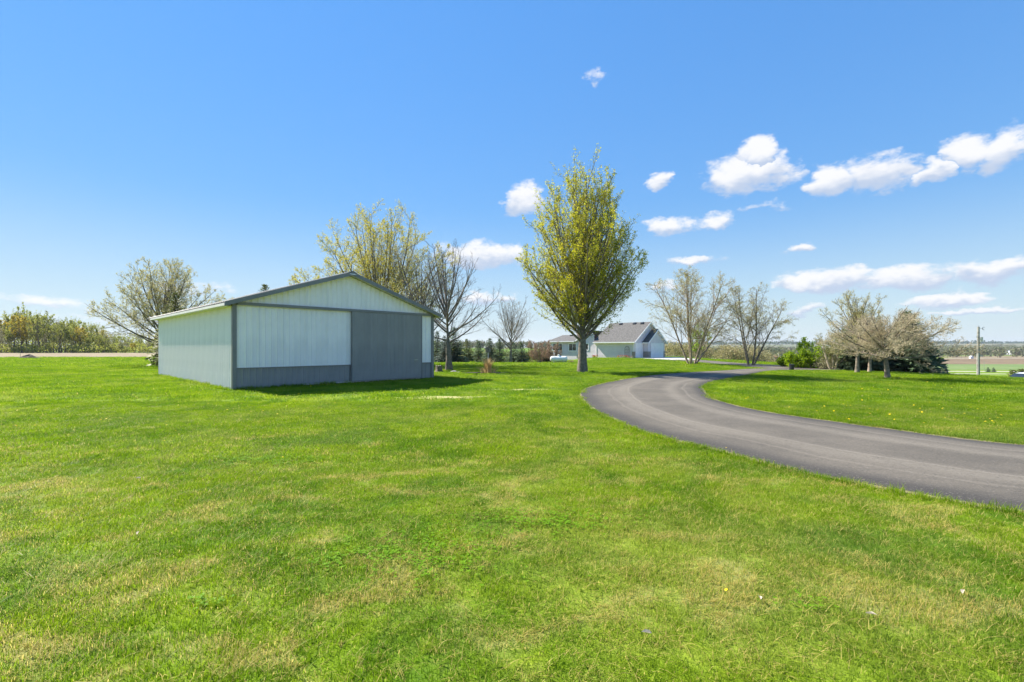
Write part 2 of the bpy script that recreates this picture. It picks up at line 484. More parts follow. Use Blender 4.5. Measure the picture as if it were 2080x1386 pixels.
M['lf_maple'] = leaf_mat('young_maple_leaves', (.38, .40, .02), (.52, .51, .03), (.52, .42, .05), .64, .45)
M['lf_yellow'] = leaf_mat('yellow_green_leaves', (.46, .43, .05), (.56, .50, .06), (.48, .37, .08), .55, .5)
M['lf_sparse'] = leaf_mat('olive_buds', (.38, .36, .13), (.46, .43, .17), (.42, .32, .15), .5, .8)
M['lf_pale'] = leaf_mat('pale_spring_buds', (.44, .40, .16), (.50, .46, .20), (.44, .34, .17), .5, .8)
M['lf_tan'] = leaf_mat('tan_buds', (.47, .40, .25), (.52, .45, .30), (.38, .29, .18), .4, 1)
M['lf_pink'] = leaf_mat('reddish_brown_leaves', (.30, .19, .13), (.38, .26, .18), (.24, .20, .10), .4, 1)
M['lf_green'] = leaf_mat('fresh_green_leaves', (.24, .37, .012), (.36, .48, .02), (.17, .27, .01), .55, .9)
M['lf_dark'] = leaf_mat('dark_green_leaves', (.035, .065, .015), (.06, .10, .02), None, .3, .9)
M['lf_wood1'] = leaf_mat('wood_green_leaves', (.27, .31, .055), (.36, .38, .08), (.25, .22, .09), .55, .3)
M['lf_wood2'] = leaf_mat('wood_golden_leaves', (.44, .35, .035), (.52, .42, .05), (.34, .28, .05), .5, .3)
M['lf_wood3'] = leaf_mat('wood_grey_green_leaves', (.27, .26, .15), (.33, .32, .18), None, .45, .3)
M['lf_far'] = leaf_mat('far_wood_leaves', (.14, .16, .085), (.20, .21, .10), (.19, .16, .13), .3, .012)
M['lf_brush'] = leaf_mat('brush_twigs', (.30, .26, .12), (.36, .33, .15), (.28, .21, .13), .35, .12)
M['needle'] = leaf_mat('spruce_needles', (.085, .135, .068), (.13, .185, .10), (.17, .22, .13), .3, 1.2)
M['needle_blue'] = leaf_mat('blue_spruce_needles', (.09, .125, .10), (.13, .17, .135), (.06, .09, .065), .2, 1.2)
M['needle_yellow'] = leaf_mat('yellowish_conifer_needles', (.13, .155, .04), (.20, .215, .055), (.09, .11, .03), .25, 1.2)
M['lf_hedge'] = leaf_mat('hedge_leaves', (.11, .15, .03), (.24, .25, .07), (.24, .17, .09), .4, .35)
M['petal'] = leaf_mat('dandelion_yellow', (.75, .52, .01), (.8, .6, .02), None, .2, 3)
M['petal_red'] = leaf_mat('red_tulip_petals', (.60, .10, .05), (.65, .2, .1), (.1, .2, .03), .3, 3)
M['clover'] = leaf_mat('clover_leaves', (.17, .36, .012), (.25, .44, .018), (.13, .27, .012), .5, 2)
M['deadleaf'] = leaf_mat('dry_dead_leaf', (.62, .50, .36), (.72, .64, .54), None, .3, 3)


# ------------------------------------------------------------------ ground, fields, drive
def graded(lo, hi, n0, n1, fine, growth, limit_lo, limit_hi):
    mid = list(np.arange(n0, n1 + 1e-6, fine))
    a, s = n1, fine
    up = []
    while a < limit_hi: s = min(s * growth, 400); a += s; up.append(a)
    a, s = n0, fine; dn = []
    while a > limit_lo: s = min(s * growth, 400); a -= s; dn.append(a)
    return np.array(dn[::-1] + mid + up)

gx = graded(0, 0, -40, 96, 1.0, 1.12, -6000, 6000)
gy = graded(0, 0, -4, 100, 1.0, 1.12, -300, 7000)
X, Y = np.meshgrid(gx, gy)
V = np.stack([X, Y, H(X, Y)], -1).reshape(-1, 3)
nx, ny = len(gx), len(gy)
I = (np.arange(ny - 1)[:, None] * nx + np.arange(nx - 1)[None]).ravel()
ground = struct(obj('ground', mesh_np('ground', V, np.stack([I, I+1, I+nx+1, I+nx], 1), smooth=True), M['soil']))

def sheet(name, poly_uv, mat, off, nu=40, nv=12):
    """4 corner points (x,y) -> a sheet that follows the ground"""
    a, b, c, d = [np.array(p, float) for p in poly_uv]
    u = np.linspace(0, 1, nu)[None, :, None]; v = np.linspace(0, 1, nv)[:, None, None]
    P = (a*(1-u) + b*u)*(1-v) + (d*(1-u) + c*u)*v
    V = np.concatenate([P, (H(P[..., 0], P[..., 1]) + off)[..., None]], -1).reshape(-1, 3)
    I = (np.arange(nv-1)[:, None]*nu + np.arange(nu-1)[None]).ravel()
    return struct(obj(name, mesh_np(name, V, np.stack([I, I+1, I+nu+1, I+nu], 1)), mat))

sheet('stubble_field', [(-400, 64), (-45, 76), (-45, 128), (-400, 128)], M['stubble'], .03, 200, 30)
sheet('crop_field', [(-30, 92), (18, 92), (24, 600), (-200, 600)], M['crop'], .05, 80, 60)
# valley floor on the right: lane, fields and county road
sheet('pale_lane', [(100, 206), (330, 190), (330, 195), (100, 211)], M['gravel'], .05, 60, 3)
sheet('near_lane', [(120, 186), (330, 172), (330, 174.5), (120, 189)], M['gravel'], .05, 60, 3)
sheet('valley_crop_field', [(100, 216), (600, 212), (600, 285), (100, 285)], M['crop_dull'], .05, 80, 12)
sheet('ploughed_field', [(100, 286), (900, 286), (900, 430), (100, 430)], M['plough'], .05, 80, 24)
sheet('county_road', [(60, 434), (900, 424), (900, 434), (60, 442)], M['gravel'], .05, 80, 3)
sheet('far_stubble_field', [(420, 440), (900, 440), (900, 600), (460, 520)], M['stubble'], .06, 40, 10)

outer_px = [(1208, 783), (1181, 794), (1177, 807), (1204, 832), (1253, 856), (1329, 885), (1463, 917), (1624, 959), (1847, 1002), (2080, 1042)]
far_outer = [(40, 40.5), (30, 38), (25, 36.6)] + [gp(*p) for p in [(1579, 749), (1508, 750), (1463, 753.5), (1351, 760), (1268, 770.5)]]
OUT = [np.array(p) for p in far_outer + [gp(*p) for p in outer_px] + [(6.6, 3.6), (10, 1.3), (16, -2.2)]]
far_inner = [(41, 36), (31, 33.6), (25, 32.6)] + [gp(*p) for p in [(1615, 753), (1563, 755), (1522, 763), (1482, 770), (1445, 777.6)]]
INN = [np.array(p) for p in far_inner + [gp(*p) for p in [(1427, 787), (1441, 805), (1472, 818), (1552, 836), (1686, 856), (1821, 874), (2080, 905)]] + [(11.2, 6.6), (14.5, 4.6), (19.5, 1.6)]]

def spline(pts, n):
    """Catmull-Rom through the points, even steps"""
    P = np.array(pts); P = np.vstack([2*P[0]-P[1], P, 2*P[-1]-P[-2]])
    out = []
    for i in range(1, len(P)-2):
        for s in np.linspace(0, 1, 24, endpoint=False):
            a, b, c, d = P[i-1], P[i], P[i+1], P[i+2]
            out.append(.5*((2*b)+(-a+c)*s+(2*a-5*b+4*c-d)*s*s+(-a+3*b-3*c+d)*s**3))
    out.append(P[-2]); out = np.array(out)
    L = np.concatenate([[0], np.cumsum(np.linalg.norm(np.diff(out, axis=0), axis=1))])
    t = np.linspace(0, L[-1], n)
    return np.stack([np.interp(t, L, out[:, 0]), np.interp(t, L, out[:, 1])], 1)
KO, KI = 10, 8                                    # the bend, where the two edges are tied together
eo = np.vstack([spline(OUT[:KO+1], 90), spline(OUT[KO:], 110)[1:]])
ei = np.vstack([spline(INN[:KI+1], 90), spline(INN[KI:], 110)[1:]])

def ribbon(name, ea, eb, mat, off, nc=14, edge_drop=0.0, jit=0.0, seed=0):
    rg = np.random.default_rng(seed)
    u = np.linspace(0, 1, nc)
    ea = ea + rg.normal(0, jit, ea.shape); eb = eb + rg.normal(0, jit, eb.shape)
    P = ea[:, None]*(1-u)[None, :, None] + eb[:, None]*u[None, :, None]
    crown = off + .03*(1-(2*u-1)**2)[None]*np.ones((len(ea), 1))
    Z = H(P[..., 0], P[..., 1]) + crown
    if edge_drop: Z[:, 0] -= edge_drop; Z[:, -1] -= edge_drop
    V = np.concatenate([P, Z[..., None]], -1).reshape(-1, 3)
    n = len(ea)
    I = (np.arange(n-1)[:, None]*nc + np.arange(nc-1)[None]).ravel()
    L = np.concatenate([[0], np.cumsum(np.linalg.norm(np.diff((ea+eb)/2, axis=0), axis=1))])
    uv = np.stack([np.broadcast_to(u, (n, nc)), np.broadcast_to(L[:, None], (n, nc))], -1).reshape(-1, 2)
    F = np.stack([I, I+1, I+nc+1, I+nc], 1)
    me = mesh_np(name, V, F, uv=uv, smooth=True)
    return struct(obj(name, me, mat))

def offset_edges(ea, eb, d):
    w = eb - ea; w /= np.linalg.norm(w, axis=1)[:, None]
    return ea - w*d, eb + w*d
va, vb = offset_edges(eo, ei, .08)
ribbon('soil_verge', va, vb, M['verge'], .006, 8, 0, .035, 3)
ribbon('driveway', eo, ei, M['asphalt'], .022, 16, .018, .012, 4)
ba = spline([gp(1563, 750), gp(1522, 746), gp(1462, 741), gp(1409, 736), (18.9, 58)], 50)
bb = spline([(23.5, 35.4), (24.2, 40), gp(1520, 739), gp(1447, 733.5), (24.0, 59)], 50)
ribbon('garage_driveway', ba, bb, M['asphalt'], .032, 10, .02, .012, 5)

def flat_poly(name, pts, mat, off):
    return struct(obj(name, mesh_np(name, [(x, y, Hs(x, y) + off) for x, y in pts], np.array([list(range(len(pts)))])), mat))
flat_poly('concrete_apron', [(18.9, 58), (24.0, 59), (26.4, 73.2), (23.4, 75.5), (18.2, 67.4)], M['concrete'], .05)

def inside(poly, x, y):
    poly = np.asarray(poly); r = np.zeros(np.shape(x), bool); n = len(poly)
    for i in range(n):
        x0, y0 = poly[i]; x1, y1 = poly[(i+1) % n]
        if y0 == y1: continue
        c = ((y0 > y) != (y1 > y)) & (x < (x1-x0)*(y-y0)/(y1-y0)+x0)
        r ^= c
    return r
DRIVE_POLY = np.vstack([eo[::3], ei[::-3]])
BRANCH_POLY = np.vstack([ba[::3], bb[::-3]])

# bare sandy scars in the turf
def blob_sheet(name, cx, cy, rx, ry, mat, seed, off=.012):
    rg = random.Random(seed); n = 40; ring = []
    ph = [rg.uniform(0, 6.3) for _ in range(4)]
    for k in range(n):
        a = 2*math.pi*k/n
        r = 1 + .22*math.sin(2*a+ph[0]) + .18*math.sin(5*a+ph[1]) + .12*math.sin(9*a+ph[2]) + rg.uniform(-.08, .08)
        ring.append((cx+rx*r*math.cos(a), cy+ry*r*math.sin(a)))
    vs = [(cx, cy, Hs(cx, cy)+off+.01)] + [(x, y, Hs(x, y)+off-.008) for x, y in ring]
    fs = np.array([(0, 1+k, 1+(k+1) % n) for k in range(n)])
    return struct(obj(name, mesh_np(name, vs, fs), mat))
SAND = [(*gp(890, 808), 1.5, .40), (*gp(1062, 792), .75, .30), (*gp(1005, 792), .35, .18), (*gp(1260, 772), .5, .25)]
for i, (sx, sy, rx, ry) in enumerate(SAND):
    blob_sheet('bare_soil_patch', sx, sy, rx, ry, M['sand'], i)
bx_, by_ = gp(985, 758)
blob_sheet('mulch_bed', bx_, by_ + .3, 1.5, 1.0, M['dirt'], 9)


# ------------------------------------------------------------------ machine shed
UF = np.array((.6857, .7279)); UL = np.array((-.728, .6856))
SA = np.array((-10.62, 17.7)); SW, SL, SE, SP = 9.4, 13.5, 3.34, 1/3.
shed_rz = math.atan2(UF[1], UF[0])

def rib_panel(width, z0, z1a, z1b=None, pitch=.2286, depth=.03):
    """ribbed steel sheet in local x-z plane facing -y; top may slope from z1a to z1b"""
    z1b = z1a if z1b is None else z1b
    xs = [0.0]; ys = [0.0]
    k = 0; x = pitch*.5
    while x < width - .03:
        for dx, y in ((-.036, 0), (-.018, -depth), (.018, -depth), (.036, 0)):
            if 0 < x+dx < width: xs.append(x+dx); ys.append(y)
        # two small stiffening beads between the ribs
        for q in (.33, .67):
            xb = x + pitch*q
            if xb + .01 < width:
                for dx, y in ((-.008, 0), (0, -.004), (.008, 0)): xs.append(xb+dx); ys.append(y)
        x += pitch
    xs.append(width); ys.append(0.0)
    n = len(xs); vs = []
    for x, y in zip(xs, ys): vs.append((x, y, z0))
    for x, y in zip(xs, ys): vs.append((x, y, z1a + (z1b-z1a)*x/width))
    return mesh_np('wall_panel', vs, np.array([(i, i+1, n+i+1, n+i) for i in range(n-1)]))

def build_shed():
    root = thing('machine_shed', 'white and grey steel pole shed with a large grey sliding door', 'shed', (SA[0], SA[1], 0), shed_rz)
    roofz = lambda x: SE + min(x, SW-x)*SP
    # front wall (local y = 0, facing -y)
    wf = MB().prism([(0.02, .02), (SW-.02, .02), (SW-.02, SE-.02), (SW/2, roofz(SW/2)-.04), (.02, SE-.02)], 'y', .03, .12).build('front_wall', M['shed_white'], root)
    PW = .9144
    n = int(math.ceil((SW-.02) / PW))
    def panels(wall, z0, z1f, mat, y, x0=.0, x1=SW, pw=PW):
        x = x0
        while x < x1 - .02:
            w = min(pw, x1-x)
            za, zb = z1f(x), z1f(x+w)
            if za < zb and x < SW/2 < x+w or za > zb and x < SW/2 < x+w: pass
            me = rib_panel(w, z0, za, zb)
            o = obj('wall_panel', me, mat, wall, (x, y, 0))
            x += w
    panels(wf, .05, lambda x: .82, M['shed_grey'], .012, 0, 4.79)
    panels(wf, .05, lambda x: .82, M['shed_grey'], .012, 8.61, SW)
    panels(wf, .84, lambda x: 3.26, M['shed_white'], .0, 0.1, 4.79)
    panels(wf, .84, lambda x: 3.26, M['shed_white'], .0, 8.61, SW-.1)
    # gable panels, split at the ridge
    hw = (SW/2-.1)/5
    panels(wf, 3.36, lambda x: roofz(x)-.03, M['shed_white'], .0, .1, SW/2, hw)
    panels(wf, 3.36, lambda x: roofz(x)-.03, M['shed_white'], .0, SW/2, SW-.1, hw)
    # ledge flashing between grey and white, door track, corner posts
    for xa, xb in ((.1, 4.78), (8.63, SW-.1)): MB().box(xa, xb, -.035, .012, .815, .845).build('ledge_flashing', M['shed_trim'], root)
    MB().box(.12, SW-.1, -.13, -.022, 3.26, 3.37).build('door_track_cover', M['shed_trim'], root)
    for x0, x1 in ((-.035, .12), (SW-.12, SW+.035)):
        MB().box(x0, x1, -.045, .0, .03, SE-.02).box(x0 if x0 < 0 else SW+.003, -.003 if x0 < 0 else x1, 0.0, .14, .03, SE-.02).build('corner_trim', M['shed_trim'], root)
    # sliding door with ribbed sheets, frame and pull
    door = MB().box(4.79, 8.61, -.10, -.06, .10, 3.255).build('sliding_door', M['shed_grey'], root)
    x = 4.80
    while x < 8.58:
        w = min(.9144, 8.60-x); obj('door_panel', rib_panel(w, .12, 3.24, depth=.014), M['shed_grey'], door, (x, -.103, 0)); x += w
    MB().box(4.775, 4.80, -.125, -.055, .10, 3.255).box(8.60, 8.625, -.125, -.055, .10, 3.255).box(4.80, 8.60, -.122, -.056, .07, .115).build('door_edge_trim', M['shed_trim'], door)
    MB().box(8.16, 8.36, -.15, -.135, .98, 1.015).box(8.165, 8.18, -.14, -.10, .985, 1.01).box(8.34, 8.355, -.14, -.10, .985, 1.01).build('door_handle', M['galv'], door)
    # bottom guide rail and skirt board
    MB().box(2.6, 4.76, -.10, -.06, .05, .085).box(3.6, 3.68, -.11, -.045, .0, .05).box(4.5, 4.58, -.11, -.045, .0, .05).build('guide_rail', M['galv'], root)
    for xa, xb in ((.0, 4.78), (8.62, SW)): MB().box(xa, xb, .0, .03, -.02, .05).build('skirt_board', M['wood'], root)
    # left wall (local x = 0, facing -x)
    wl = MB().box(.03, .12, .15, SL-.12, .02, SE-.03).build('side_wall', M['shed_white'], root)
    me = {}
    y = .0
    while y < SL - .02:
        w = round(min(PW, SL-y), 4)
        if w not in me: me[w] = rib_panel(w, .03, SE-.06, depth=.042)
        o = obj('wall_panel', me[w], M['shed_white'], wl, (0, y+w, 0)); o.rotation_euler = (0, 0, -math.pi/2)
        y += w
    # rows of screws along the girts
    sc_f = MB()
    for z in (1.0, 1.6, 2.2, 2.8, 3.18):
        for k in range(20): sc_f.box(.21+k*.2286, .228+k*.2286, -.012, .001, z, z+.018)
    o = sc_f.build('screw_rows', M['galv'], wf); o['kind'] = 'stuff'
    sc_s = MB()
    for z in (.3, .95, 1.6, 2.25, 2.9):
        for k in range(57): sc_s.box(-.012, .001, .22+k*.2286, .238+k*.2286, z, z+.018)
    o = sc_s.build('screw_rows', M['galv'], wl); o['kind'] = 'stuff'
    # right and back wall
    MB().box(SW-.12, SW-.003, .15, SL-.12, .02, SE-.03).build('side_wall', M['shed_white'], root)
    MB().prism([(0.02, .02), (SW-.02, .02), (SW-.02, SE-.02), (SW/2, roofz(SW/2)-.04), (.02, SE-.02)], 'y', SL-.1, SL).build('back_wall', M['shed_white'], root)
    MB().box(-.035, .12, SL, SL+.04, .03, SE-.02).build('corner_trim', M['shed_trim'], root)
    # roof: two slopes of ribbed sheets on a deck
    OX, OY, TH = .34, .32, .05
    zt = lambda x: SE + .05 + min(x, SW-x)*SP
    roof = MB().hexa([(-OX, -OY, zt(-OX)), (SW/2, -OY, zt(SW/2)), (SW/2, SL+OY, zt(SW/2)), (-OX, SL+OY, zt(-OX))],
                     [(-OX, -OY, zt(-OX)+TH), (SW/2, -OY, zt(SW/2)+TH), (SW/2, SL+OY, zt(SW/2)+TH), (-OX, SL+OY, zt(-OX)+TH)])
    roof.hexa([(SW/2, -OY, zt(SW/2)), (SW+OX, -OY, zt(SW+OX)), (SW+OX, SL+OY, zt(SW+OX)), (SW/2, SL+OY, zt(SW/2))],
              [(SW/2, -OY, zt(SW/2)+TH), (SW+OX, -OY, zt(SW+OX)+TH), (SW+OX, SL+OY, zt(SW+OX)+TH), (SW/2, SL+OY, zt(SW/2)+TH)])
    roof = roof.build('roof', M['roof_steel'], root)
    span = SW/2+OX; slope_len = span*math.sqrt(1+SP*SP)
    pm = rib_panel(.9144, 0, slope_len+.03)
    y = -OY
    tilt = math.atan(SP)
    for side in (0, 1):
        y = -OY
        while y < SL+OY-.1:
            o = obj('roof_panel', pm, M['roof_steel'], roof)
            # panel x axis along the eave, its z axis up the slope, ribs facing out
            if side == 0:
                o.location = (-OX-.03*math.cos(tilt), y+.9144, zt(-OX)+TH+.006-.01); o.rotation_euler = (-(math.pi/2-tilt), 0, -math.pi/2)
            else:
                o.location = (SW+OX+.03*math.cos(tilt), y, zt(SW+OX)+TH+.006-.01); o.rotation_euler = (-(math.pi/2-tilt), 0, math.pi/2)
            y += .9144
    # ridge cap, rake trim at both ends, eave fascia and soffit
    zr = zt(SW/2)+TH
    MB().hexa([(SW/2-.2, -OY-.03, zr-.035), (SW/2, -OY-.03, zr+.04), (SW/2, SL+OY+.03, zr+.04), (SW/2-.2, SL+OY+.03, zr-.035)],
              [(SW/2-.2, -OY-.03, zr-.02), (SW/2, -OY-.03, zr+.055), (SW/2, SL+OY+.03, zr+.055), (SW/2-.2, SL+OY+.03, zr-.02)]) \
        .hexa([(SW/2, -OY-.03, zr+.04), (SW/2+.2, -OY-.03, zr-.035), (SW/2+.2, SL+OY+.03, zr-.035), (SW/2, SL+OY+.03, zr+.04)],
              [(SW/2, -OY-.03, zr+.055), (SW/2+.2, -OY-.03, zr-.02), (SW/2+.2, SL+OY+.03, zr-.02), (SW/2, SL+OY+.03, zr+.055)]).build('ridge_cap', M['roof_steel'], root)
    for (ya, yb) in ((-OY-.04, -OY+.0), (SL+OY, SL+OY+.04)):
        for s in (0, 1):
            xa, xb = (-OX-.03, SW/2) if s == 0 else (SW/2, SW+OX+.03)
            za, zb = zt(xa)-.10, zt(xb)-.10
            if s == 1: za, zb = zt(SW/2)-.10, zt(xb)-.10
            MB().hexa([(xa, ya, za), (xb, ya, zb), (xb, yb, zb), (xa, yb, za)], [(xa, ya, za+.17), (xb, ya, zb+.17), (xb, yb, zb+.17), (xa, yb, za+.17)]).build('rake_trim', M['shed_trim'], root)
    # soffit under the front rake and under both eaves
    for s in (0, 1):
        xa, xb = (-OX, SW/2) if s == 0 else (SW/2, SW+OX)
        za, zb = zt(xa)-.055, zt(xb)-.055
        MB().hexa([(xa, -OY, za), (xb, -OY, zb), (xb, .03, zb), (xa, .03, za)], [(xa, -OY, za+.02), (xb, -OY, zb+.02), (xb, .03, zb+.02), (xa, .03, za+.02)]).build('rake_soffit', M['soffit'], root)
    for xa, xb in ((-OX, -OX-.03), (SW+OX, SW+OX+.03)):
        x0, x1 = min(xa, xb), max(xa, xb)
        MB().box(x0, x1, -OY+.01, SL+OY-.01, zt(-OX)-.085, zt(-OX)+.012).build('eave_fascia', M['soffit'], root)
    for x0, x1 in ((-OX, .02), (SW-.02, SW+OX)):
        MB().box(x0, x1, .035, SL+OY-.01, zt(-OX)-.08, zt(-OX)-.06).build('eave_soffit', M['soffit'], root)
    MB().box(SW/2-.16, SW/2+.16, -OY-.06, -OY-.042, zr-.12, zr-.075).build('ridge_vent_plate', M['galv'], root)
    return root
build_shed()


# ------------------------------------------------------------------ house with garage
HG = np.array(gp(1288, 728))
def siding(mb, x0, x1, z0, z1, y, pitch=.19, proud=.02, top=None):
    """lap siding facing -y; top(x-range) clips a gable: function z -> (xa, xb)"""
    z = z0
    while z < z1 - .01:
        zt_ = min(z+pitch, z1)
        a0, b0 = (x0, x1) if top is None else top(z); a1, b1 = (x0, x1) if top is None else top(zt_)
        mb.add([(a0, y-proud, z), (b0, y-proud, z), (b1, y, zt_), (a1, y, zt_), (a0, y, z), (b0, y, z)], [(0, 1, 2, 3), (4, 5, 1, 0)])
        z += pitch
    return mb

def build_house():
    """local x runs along the door wall (away to the right), local y along the long wall (away to the left)"""
    root = thing('house', 'pale grey ranch house with attached garage and grey shingle roof', 'house', (HG[0], HG[1], 0), shed_rz)
    GW, GL, E, S = 9.2, 6.4, 2.5, .62
    # --- garage block: long wall at x = 0 facing -x, door wall at y = 0 facing -y
    def side_wall(name, y0, y1, z0, z1, x=0.0):
        mb = siding(MB(), 0, y1-y0, z0, z1, 0)
        o = mb.build(name, M['siding'], root, (x, y1, 0)); o.rotation_euler = (0, 0, -math.pi/2); return o
    core = MB().box(.03, GW-.03, .03, GL-.03, -.3, E-.02).build('garage_core', M['siding'], root)
    side_wall('garage_side_wall', 0, GL, .0, E)
    fr = MB(); siding(fr, 0, GW, 0, E, 0)
    siding(fr, 0, GW, E, E+GW/2*S-.05, 0, top=lambda z: ((z-E)/S, GW-(z-E)/S))
    fr.build('garage_front_wall', M['siding'], root)
    def gable_roof(name, x0, x1, y0, y1, e, s, o_e=.4, o_r=.35, th=.14, mat=M['shingle'], fascia=True):
        """ridge along y, eaves at x0 and x1"""
        xm = (x0+x1)/2; zr = e + (xm-x0)*s; ze = e - o_e*s
        a, b = x0-o_e, x1+o_e
        r = MB()
        r.hexa([(a, y0-o_r, ze), (xm, y0-o_r, zr), (xm, y1+o_r, zr), (a, y1+o_r, ze)], [(a, y0-o_r, ze+th), (xm, y0-o_r, zr+th), (xm, y1+o_r, zr+th), (a, y1+o_r, ze+th)])
        r.hexa([(xm, y0-o_r, zr), (b, y0-o_r, ze), (b, y1+o_r, ze), (xm, y1+o_r, zr)], [(xm, y0-o_r, zr+th), (b, y0-o_r, ze+th), (b, y1+o_r, ze+th), (xm, y1+o_r, zr+th)])
        ro = r.build(name, mat, root)
        f = MB()
        for (xa, za, xb, zb) in ((a-.02, ze, xm, zr), (xm, zr, b+.02, ze)):
            f.hexa([(xa, y0-o_r-.04, za-.10), (xb, y0-o_r-.04, zb-.10), (xb, y0-o_r-.003, zb-.10), (xa, y0-o_r-.003, za-.10)],
                   [(xa, y0-o_r-.04, za+th-.01), (xb, y0-o_r-.04, zb+th-.01), (xb, y0-o_r-.003, zb+th-.01), (xa, y0-o_r-.003, za+th-.01)])
            f.hexa([(xa, y0-o_r, za-.04), (xb, y0-o_r, zb-.04), (xb, y0, zb-.04), (xa, y0, za-.04)],
                   [(xa, y0-o_r, za-.01), (xb, y0-o_r, zb-.01), (xb, y0, zb-.01), (xa, y0, za-.01)])
        f.build('rake_board', M['white'], ro)
        MB().box(a-.10, a-.005, y0-o_r+.01, y1+o_r, ze-.02, ze+.13).build('gutter', M['white'], ro)
        MB().box(a, x0, y0-o_r+.01, y1+o_r, ze-.05, ze-.02).build('soffit', M['white'], ro)
        return ro, zr+th
    ro, zr = gable_roof('garage_roof', 0, GW, 0, GL+.1, E, S)
    for yv in (.7, 2.0, 4.4): MB().hexa([(GW/2-.62, yv, zr-.40), (GW/2-.2, yv, zr-.14), (GW/2-.2, yv+.42, zr-.14), (GW/2-.62, yv+.42, zr-.40)],
                                  [(GW/2-.62, yv, zr-.20), (GW/2-.2, yv, zr-.0), (GW/2-.2, yv+.42, zr-.0), (GW/2-.62, yv+.42, zr-.20)]).build('roof_vent', M['black'], ro)
    # --- projecting gable over the wide door
    s0, s1, pj = 2.67, 8.2, .8
    g2 = MB(); siding(g2, s0, s1, 0, 2.42, -pj)
    hw = (s1-s0)/2
    siding(g2, s0, s1, 2.42, 2.42+hw*.66, -pj, top=lambda z: (s0+(z-2.42)/.66, s1-(z-2.42)/.66))
    g2.box(s0, s1, -pj+.02, .0, -.3, 2.40)
    g2.prism([(s0+.02, 2.40), (s1-.02, 2.40), ((s0+s1)/2, 2.40+hw*.66-.03)], 'y', -pj+.02, -.01)
    g2.build('projecting_gable_wall', M['siding'], root)
    gable_roof('front_gable_roof', s0, s1, -pj, 2.2, 2.42, .66, .35, .3, .13)
    # --- doors with horizontal panels
    def gdoor(x0, x1, y, h=2.15):
        d = MB().box(x0, x1, y-.03, y+.01, .02, h).build('garage_door', M['white'], root)
        n = 5; hh = (h-.04)/n
        for k in range(n): MB().box(x0+.02, x1-.02, y-.055, y-.032, .03+k*hh+.012, .03+(k+1)*hh-.012).build('door_panel', M['white'], d)
        MB().box(x0-.11, x0-.002, y-.06, y+.0, .02, h+.11).box(x1+.002, x1+.11, y-.06, y+.0, .02, h+.11).box(x0-.002, x1+.002, y-.06, y, h+.002, h+.11).build('door_casing', M['white'], d)
    gdoor(.36, 2.45, -.03); gdoor(3.55, 7.55, -pj-.03)
    # --- stone wainscot: single stones on the piers
    st = [(.0, .24, 0.0, 'f'), (2.68, 3.42, -pj, 'f'), (7.68, 8.2, -pj, 'f'), (-pj, -.02, s0, 's'), (.0, .3, 0, 's')]
    rg = random.Random(3)
    for (a, b, off, kind) in st:
        pier = MB()
        if kind == 'f': pier.box(a-.03, b+.03, off-.06, off-.0, -.1, .92)
        else: pier.box(off-.06, off-.0, a-.0, b+.0, -.1, .92)
        pier = pier.build('stone_wainscot', M['stone'], root)
        z = .0
        while z < .84:
            h = rg.uniform(.13, .2); x = a - .02
            while x < b - .02:
                w = min(rg.uniform(.22, .45), b+.02-x)
                pr = rg.uniform(.07, .10)
                q = MB()
                if kind == 'f': q.box(x+.01, x+w-.01, off-pr, off-.055, z+.01, min(z+h, .9)-.008)
                else: q.box(off-pr, off-.055, x+.01, x+w-.01, z+.01, min(z+h, .9)-.008)
                q.build('stone', M['stone'], pier); x += w
            z += h
        if kind == 'f': MB().box(a-.05, b+.05, off-.12, off-.002, .922, .985).build('stone_cap', M['concrete'], pier)
        else: MB().box(off-.12, off-.002, a-.03, b+.0, .922, .985).build('stone_cap', M['concrete'], pier)
    # --- living wing: walls facing the lawn continue to the left (local y from GL to 16)
    WL0, WL1, B = GL+.02, 15.6, -.95
    MB().box(.04, 8.0, WL0, WL1-.04, B, 2.55).build('wing_core', M['siding'], root)
    side_wall('wing_side_wall', WL0, WL1, -.35, 2.58)
    MB().box(-.02, .03, WL0, WL1, B, -.352).build('foundation_wall', M['concrete'], root)
    # cross gable facing the lawn
    ya, yb, sg = 5.2, 10.2, .62
    ym = (ya+yb)/2
    cg = MB(); siding(cg, 0, yb-GL-.42, 2.58, 2.58+(yb-ym)*sg, 0, top=lambda z: ((z-2.58)/sg, max((z-2.58)/sg+.01, min(yb-GL-.42, yb-ya-(z-2.58)/sg))))
    o = cg.build('cross_gable_wall', M['siding'], root, (.0, yb, 0)); o.rotation_euler = (0, 0, -math.pi/2)
    zc = 2.58; zp = zc+(yb-ym)*sg
    x1 = 5.0
    MB().hexa([(-.3, yb+.35, zc-.35*sg), (-.3, ym, zp), (x1, ym, zp), (x1, yb+.35, zc-.35*sg)],
              [(-.3, yb+.35, zc-.35*sg+.12), (-.3, ym, zp+.12), (x1, ym, zp+.12), (x1, yb+.35, zc-.35*sg+.12)]).build('cross_gable_roof', M['shingle'], root)
    MB().hexa([(-.345, yb+.37, zc-.35*sg-.09), (-.345, ym, zp-.09), (-.303, ym, zp-.09), (-.303, yb+.37, zc-.35*sg-.09)],
              [(-.345, yb+.37, zc-.35*sg+.12), (-.345, ym, zp+.12), (-.303, ym, zp+.12), (-.303, yb+.37, zc-.35*sg+.12)]).build('rake_board', M['white'], root)
    # wing roof: ridge along local y
    e = 2.58; so = .25
